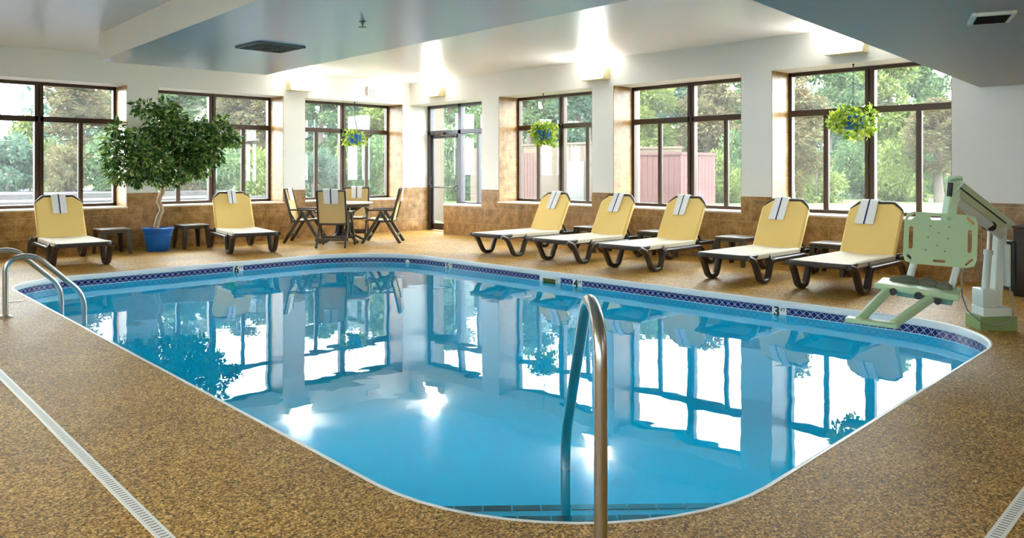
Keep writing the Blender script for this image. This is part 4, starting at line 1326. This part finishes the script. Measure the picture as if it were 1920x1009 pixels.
for cx, cy, rx, ry in ((-0.10, 0.08, 0.12, 0.07), (0.05, 0.10, 0.09, 0.06), (0.17, 0.05, 0.06, 0.06)):
    bm = bmesh.new(); bmesh.ops.create_icosphere(bm, subdivisions=2, radius=1)
    for v in bm.verts: v.co = Vector((cx + v.co.x * rx, cy + v.co.y * ry, 0.014 + max(0, v.co.z) * 0.055 + 0.006 * sin(v.co.x * 9 + cx * 40)))
    w.frombm(bm, M=SB)
w.build('safety_belt', M['harness'], lift, smooth=60, world=True)
w = MB()
c0 = SB @ Vector((0.28, 0.15, 0.0))
w.tube(fillet([PB @ Vector((0.17, 0.04, -0.1)), c0 + Vector((0, 0, -0.02)), at(1815, 585, 6.5), B @ Vector((-0.13, -0.14, 0.06)), B @ Vector((0.0, -0.15, 0.045)), B @ Vector((0.12, -0.14, 0.12)), B @ Vector((0.12, -0.06, 0.36))], 0.12, 8), 0.006, 6)
w.build('cable', M['cable'], lift, world=True)

# dark bin cut by the right edge
bn = thing('towel_bin', 'dark brown bin at the right edge, in front of the tiled wall', 'bin', (10.02, 1.96, 0))
w = MB(); w.box(-0.3, 0.3, -0.3, 0.3, 0.0, 0.72, 0, 0.012); w.build('body', M['binbrown'], bn)
w = MB(); w.box(-0.31, 0.31, -0.31, 0.31, 0.72, 0.75, 0, 0.01); w.build('rim', M['binbrown'], bn)

# ------------------------------------------------------------------ outdoors
# ground beyond the windows: level car park on the left, gentle lawn on the right
def gz(x, y):
    l = max(0.0, min(1.0, (y - 14.4) / 0.4)); l *= 1.0 if x < 10.6 else max(0.0, 1 - (x - 10.6) / 2.0)
    r = max(0.0, min(1.0, (x - 12.5) / 5.0)) * 0.34
    return max(-0.03 + r, 0.57 * l - 0.03 * (1 - l))
def ground(name, xs, ys, mat, dz=0.0):
    w = MB()
    vs = [(x, y, gz(x, y) + dz) for x in xs for y in ys]
    n = len(ys)
    w.add(vs, [[i * n + j, (i + 1) * n + j, (i + 1) * n + j + 1, i * n + j + 1] for i in range(len(xs) - 1) for j in range(n - 1)])
    return struct(w.build(name, mat, smooth=60))
fr_ = lambda a, b, n: [a + (b - a) * i / n for i in range(n + 1)]
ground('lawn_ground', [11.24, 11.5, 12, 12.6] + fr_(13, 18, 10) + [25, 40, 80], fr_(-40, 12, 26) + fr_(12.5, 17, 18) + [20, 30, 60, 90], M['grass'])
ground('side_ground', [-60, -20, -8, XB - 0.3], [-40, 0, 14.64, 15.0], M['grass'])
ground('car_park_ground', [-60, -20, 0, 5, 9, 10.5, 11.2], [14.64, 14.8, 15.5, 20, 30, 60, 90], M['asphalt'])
w = MB(); w.box(11.25, 14.2, -3, 11.4, 0.06, 0.10); 
vs = []
w = MB()
xs = [11.24, 12.0, 12.8, 13.6, 14.4, 15.2, 16.0]
w.add([(x, y, gz(x, y) + 0.03) for x in xs for y in (-6, 9.2)], [[2 * i, 2 * i + 2, 2 * i + 3, 2 * i + 1] for i in range(len(xs) - 1)])
struct(w.build('brick_patio', M['pavers'], smooth=60))
w = MB(); w.add([(11.24, 9.2, 0.01), (13.2, 9.2, 0.08), (13.2, 14.6, 0.08), (11.24, 14.6, 0.01)], [[0, 1, 2, 3]])
struct(w.build('concrete_path', M['kerb'], smooth=0))
for k, (y0, lab) in enumerate(((20.3, 'white painted kerb line across the car park'), (23.4, 'pale concrete kerb below the shrubs'))):
    w = MB(); w.box(-40, 11, y0, y0 + 0.22, 0.56, 0.62 + 0.09 * k)
    tag(w.build('kerb', M['kerb']), lab, 'kerb')

# fence, service yard, gate, pillar, pole
fe = thing('board_fence', 'faded red board fence outside the window nearest the door', 'fence', (15.0, 14.8, 0.1))
w = MB()
for k in range(9): w.box(-0.012, 0.012, -0.44 + k * 0.105, -0.44 + k * 0.105 + 0.085, 0.0, 1.70, 0, 0.004, 1)
w.build('boards', M['fencewood'], fe)
w = MB(); w.box(0.012, 0.05, -0.46, 0.54, 0.35, 0.43); w.box(0.012, 0.05, -0.46, 0.54, 1.35, 1.43); w.build('rails', M['fencewood'], fe, smooth=0)
yd = thing('service_yard_wall', 'low beige brick yard wall outside, with a white door', 'wall', (17.0, 15.2, 0.2))
w = MB(); w.box(0.0, 0.3, -1.6, 1.6, 0.0, 1.86); w.box(-0.03, 0.33, -1.63, 1.63, 1.86, 1.92); w.build('brickwork', M['beigebrick'], yd, smooth=0)
w = MB(); w.box(-0.05, 0.0, -0.82, -0.0, 0.0, 1.38, 0, 0.006); w.build('door', M['whitedoor'], yd)
gt = thing('enclosure_gate', 'mauve brown wooden enclosure outside the middle right window', 'gate', (15.0, 10.7, 0.1))
w = MB()
for k in range(11): w.box(-0.015, 0.015, -0.78 + k * 0.145, -0.78 + k * 0.145 + 0.138, 0.0, 1.62, 0, 0.004, 1)
for k in range(10): w.box(0.0 + k * 0.145, 0.138 + k * 0.145, -0.80, -0.78, 0.0, 1.60, 0, 0.004, 1)
w.build('boards', M['gatewood'], gt)
w = MB(); w.box(-0.04, -0.015, -0.78, 0.81, 0.5, 0.6); w.box(-0.04, 0.02, -0.80, 0.83, 1.58, 1.64); w.box(0, 1.45, -0.82, -0.76, 1.58, 1.64); w.build('rails', M['gatewood'], gt, smooth=0)
yd2 = thing('service_yard_wall', 'low beige brick wall behind the mauve enclosure', 'wall', (18.0, 13.0, 0.3))
w = MB(); w.box(0.0, 0.3, -0.95, 1.4, 0.0, 1.62); w.box(-0.03, 0.33, -0.98, 1.43, 1.62, 1.68); w.build('brickwork', M['beigebrick'], yd2, smooth=0)
w = MB(); w.box(18.0, 18.28, 11.06, 11.34, 0.25, 1.30); w.box(17.96, 18.32, 11.02, 11.38, 1.30, 1.36)
tag(w.build('brick_pillar', M['beigebrick'], smooth=0), 'short beige brick pillar on the lawn beside the enclosure', 'pillar')
w = MB(); w.tube([(13.5, 9.98, 0.0), (13.5, 9.98, 4.6)], 0.055, 16)
tag(w.build('metal_pole', M['pole']), 'grey metal pole outside, in front of the mauve enclosure', 'pole')
w = MB(); w.box(12.4, 12.52, 15.14, 15.44, -0.02, 3.3); w.box(12.36, 12.56, 15.10, 15.48, 3.3, 3.4)
tag(w.build('building_column', M['beigebrick'], smooth=0), 'beige column standing outside the glass door', 'column')
w = MB(); w.box(15.0, 15.3, 16.55, 16.95, 0.1, 1.95); w.box(14.97, 15.33, 16.0, 16.5, 0.1, 1.6)
tag(w.build('wall_stub', M['beigebrick'], smooth=0), 'stepped pale wall end seen through the door sidelight', 'wall')
rb = thing('brick_building', 'low red brick building beyond the far left window', 'building', (6.0, 46.0, 0.5))
w = MB(); w.box(-9.0, 3.2, 0, 8, 0, 3.45); w.build('walls', M['redbrick'], rb, smooth=0)
w = MB(); w.box(-9.2, 3.4, -0.2, 8.2, 3.45, 3.65); w.build('parapet', M['redbrick'], rb, smooth=0)
w = MB(); w.box(-0.4, 0.9, 2, 4, 3.65, 4.3); w.build('rooftop_unit', M['roofgrey'], rb, smooth=0)

# trees and shrubs: crowns are shared meshes; each tree is a copy with its own place, size and turn
def crown_mesh(seed, n, mat, name, rad, hgt, leafy, k0=30, conic=False):
    rng = random.Random(seed)
    bl = []
    for k in range(k0):
        a = rng.uniform(0, 2 * pi); q = rng.random() ** 0.5; h = rng.random()
        wd = (1.05 - h) * 0.95 if conic else (0.5 + 0.5 * sin(pi * min(1, 0.12 + h * 0.9)))
        br = rad * rng.uniform(0.24, 0.40)
        bl.append((wd * rad * q * 0.8 * cos(a), wd * rad * q * 0.8 * sin(a), hgt * (0.06 + h * 0.88), br, br, br * 0.7))
    vf = leaf_cloud(bl, n, leafy, leafy * 0.62, rng, 0.15)
    me = bpy.data.meshes.new(name); me.from_pydata(vf[0], [], vf[1]); me.materials.append(mat); me.update()
    return me
CM = {}; SM = {}
for k, mt in (('A', 'leafA'), ('B', 'leafB'), ('C', 'leafC'), ('D', 'leafD')):
    CM[k] = crown_mesh(ord(k), 9000, M[mt], 'crown', 1.6, 7.0, 0.22, 48)
    SM[k] = crown_mesh(ord(k) + 9, 4200, M[mt], 'bush', 1.5, 2.0, 0.16, 22)
w = MB()
w.tube([(0, 0, 0), (0.06, 0.03, 2.0), (0, 0.06, 4.0), (0.1, 0, 6.2)], n=9, rads=[0.17, 0.13, 0.09, 0.03])
for k in range(6):
    a = k * 1.1; w.tube([(0.03, 0.03, 2.2 + 0.5 * k), (0.4 * cos(a), 0.4 * sin(a), 2.9 + 0.5 * k), (0.9 * cos(a), 0.9 * sin(a), 3.4 + 0.4 * k)], n=6, rads=[0.05, 0.035, 0.012])
tko = w.build('trunk', M['trunkgrey'], None, smooth=60); TKM = tko.data
bpy.data.objects.remove(tko, do_unlink=True)
def gpos(px, d):
    r = (px - 960) / 1480.0 * d
    return cos(YAW) * d + sin(YAW) * r, sin(YAW) * d - cos(YAW) * r
def tree(kind, px, d, h, wd, lab, low=0.0, shrub=False):
    x, y = gpos(px, d)
    z = gz(x, y)
    r = thing('garden_shrub' if shrub else 'garden_tree', lab, 'shrub' if shrub else 'tree', (x, y, z - 0.04), px * 0.7, 'shrubs outside' if shrub else 'trees outside')
    c = bpy.data.objects.new('foliage', SM[kind] if shrub else CM[kind]); COL.objects.link(c); c.parent = r
    t = bpy.data.objects.new('stem' if shrub else 'trunk', TKM); COL.objects.link(t); t.parent = r
    if shrub:
        c.scale = (wd / 3.0, wd / 3.0, h / 2.0); c.location = (0, 0, -0.1); t.scale = (0.4, 0.4, h / 6.5)
    else:
        c.scale = (wd / 3.4, wd / 3.4, h * (1 - low) / 7.0); c.location = (0, 0, h * low); t.scale = (1, 1, h / 7.0)
    return r
TREES = [('D', 150, 34, 7.2, 3.3, 0.24, 'reddish tree with a pale trunk in the far left window'),
         ('C', 232, 43, 10.0, 3.6, 0.05, 'blue green tree between the far left window and the ficus'),
         ('C', 68, 46, 6.4, 2.4, 0.05, 'slim blue green tree in front of the red brick building'),
         ('A', 338, 35, 8.2, 3.2, 0.10, 'mid green tree in the left half of the window behind the ficus'),
         ('D', 462, 35, 7.6, 3.2, 0.20, 'reddish tree in the right half of the window behind the ficus'),
         ('C', 402, 43, 10.5, 3.8, 0.05, 'tall blue green tree in the middle of the window behind the ficus'),
         ('C', 540, 43, 10.5, 3.8, 0.05, 'tall blue green tree behind the pier left of the dining table window'),
         ('A', 604, 35, 7.8, 2.9, 0.08, 'mid green tree left of the sparse hanging basket'),
         ('B', 712, 35, 7.8, 2.9, 0.05, 'yellow green tree right of the sparse hanging basket'),
         ('C', 658, 43, 10.5, 3.6, 0.05, 'tall blue green tree behind the sparse hanging basket'),
         ('A', 845, 34, 8.0, 3.0, 0.0, 'mid green tree seen through the glass door'),
         ('B', 925, 38, 8.4, 3.0, 0.0, 'yellow green tree beyond the door sidelight'),
         ('C', 790, 43, 10.5, 3.4, 0.0, 'tall blue green tree behind the room corner'),
         ('A', 992, 32, 7.6, 2.9, 0.0, 'mid green tree behind the board fence'),
         ('C', 1085, 32, 7.8, 2.9, 0.0, 'blue green tree above the beige yard wall'),
         ('B', 1040, 41, 9.6, 3.4, 0.0, 'yellow green tree behind the basket nearest the glass door'),
         ('A', 1150, 40, 9.0, 3.2, 0.0, 'mid green tree behind the pier right of the basket nearest the door'),
         ('B', 1222, 32, 7.0, 2.9, 0.0, 'yellow green tree above the mauve enclosure'),
         ('D', 1330, 31, 7.2, 2.9, 0.0, 'reddish tree in the right half of the middle right window'),
         ('C', 1278, 40, 9.4, 3.4, 0.0, 'tall blue green tree in the middle of the middle right window'),
         ('A', 1395, 40, 9.4, 3.2, 0.0, 'tall mid green tree behind the pier left of the largest basket'),
         ('D', 1482, 22, 5.4, 2.3, 0.0, 'reddish tree at the left edge of the rightmost window'),
         ('A', 1556, 31, 7.0, 2.9, 0.0, 'mid green tree left of the largest hanging basket'),
         ('B', 1668, 31, 8.2, 2.9, 0.0, 'yellow green tree right of the largest hanging basket'),
         ('C', 1610, 40, 10.6, 3.4, 0.0, 'blue green tree behind the largest hanging basket'),
         ('A', 1740, 40, 11.0, 3.2, 0.0, 'mid green tree in the right pane of the rightmost window'),
         ('D', 1762, 25, 4.6, 2.3, 0.25, 'small reddish tree with bare trunk at the right edge of the rightmost window')]
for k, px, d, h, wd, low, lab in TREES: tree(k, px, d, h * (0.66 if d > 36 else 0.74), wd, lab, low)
SHR = [('C', 15, 28, 2.1, 2.6, 'broad blue green shrub low in the far left pane'), ('B', 40, 34, 3.0, 2.8, 'yellow green shrub in front of the red brick building'),
       ('D', 118, 28, 1.7, 2.0, 'reddish shrub behind the far left lounger'), ('A', 205, 29, 2.0, 2.4, 'mid green shrub left of the ficus crown'),
       ('D', 345, 28.5, 1.7, 2.2, 'reddish shrub behind the ficus trunk'), ('A', 428, 29, 2.0, 2.4, 'mid green shrub behind the lounger right of the ficus'), ('B', 500, 29, 2.0, 2.1, 'yellow green shrub at the right end of the window behind the ficus'),
       ('C', 588, 29, 2.0, 2.2, 'blue green shrub behind the left patio chair'), ('B', 640, 30, 2.4, 2.0, 'yellow green shrub behind the dining table'), ('A', 706, 29, 2.2, 2.2, 'mid green shrub behind the right patio chair'),
       ('A', 852, 27, 2.4, 2.6, 'mid green shrub low in the glass door'), ('B', 1345, 25, 1.6, 2.0, 'yellow green shrub right of the brick pillar'), ('A', 1395, 27, 2.4, 2.0, 'mid green shrub at the right end of the middle right window'),
       ('B', 1530, 25, 1.5, 2.2, 'yellow green shrub low behind the largest basket'), ('A', 1605, 28, 2.0, 2.2, 'mid green shrub under the largest basket'), ('B', 1685, 26, 1.9, 2.2, 'yellow green shrub behind the lounger by the lift'), ('A', 1772, 29, 2.2, 2.2, 'mid green shrub behind the lift arm')]
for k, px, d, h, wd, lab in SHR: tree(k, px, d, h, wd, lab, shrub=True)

# the wood far behind: too many trees to count
rng = random.Random(77)
bl = []
for k in range(150):
    px = -500 + 2900 * (k + rng.random()) / 150
    if -80 < px < 75: continue
    d = rng.uniform(52, 66); x, y = gpos(px, d); hh = rng.uniform(5.0, 7.6)
    for q in range(4): bl.append((x + rng.uniform(-1.2, 1.2), y + rng.uniform(-1.2, 1.2), hh * (0.12 + 0.25 * q), 1.9, 1.9, 1.3))
vf = leaf_cloud(bl, 42000, 0.5, 0.34, rng, 0.1)
o = leaf_obj('distant_wood', vf, M['leafC'], None)
tag(o, 'hazy distant wood closing the view behind the garden trees', 'trees', kind='stuff')
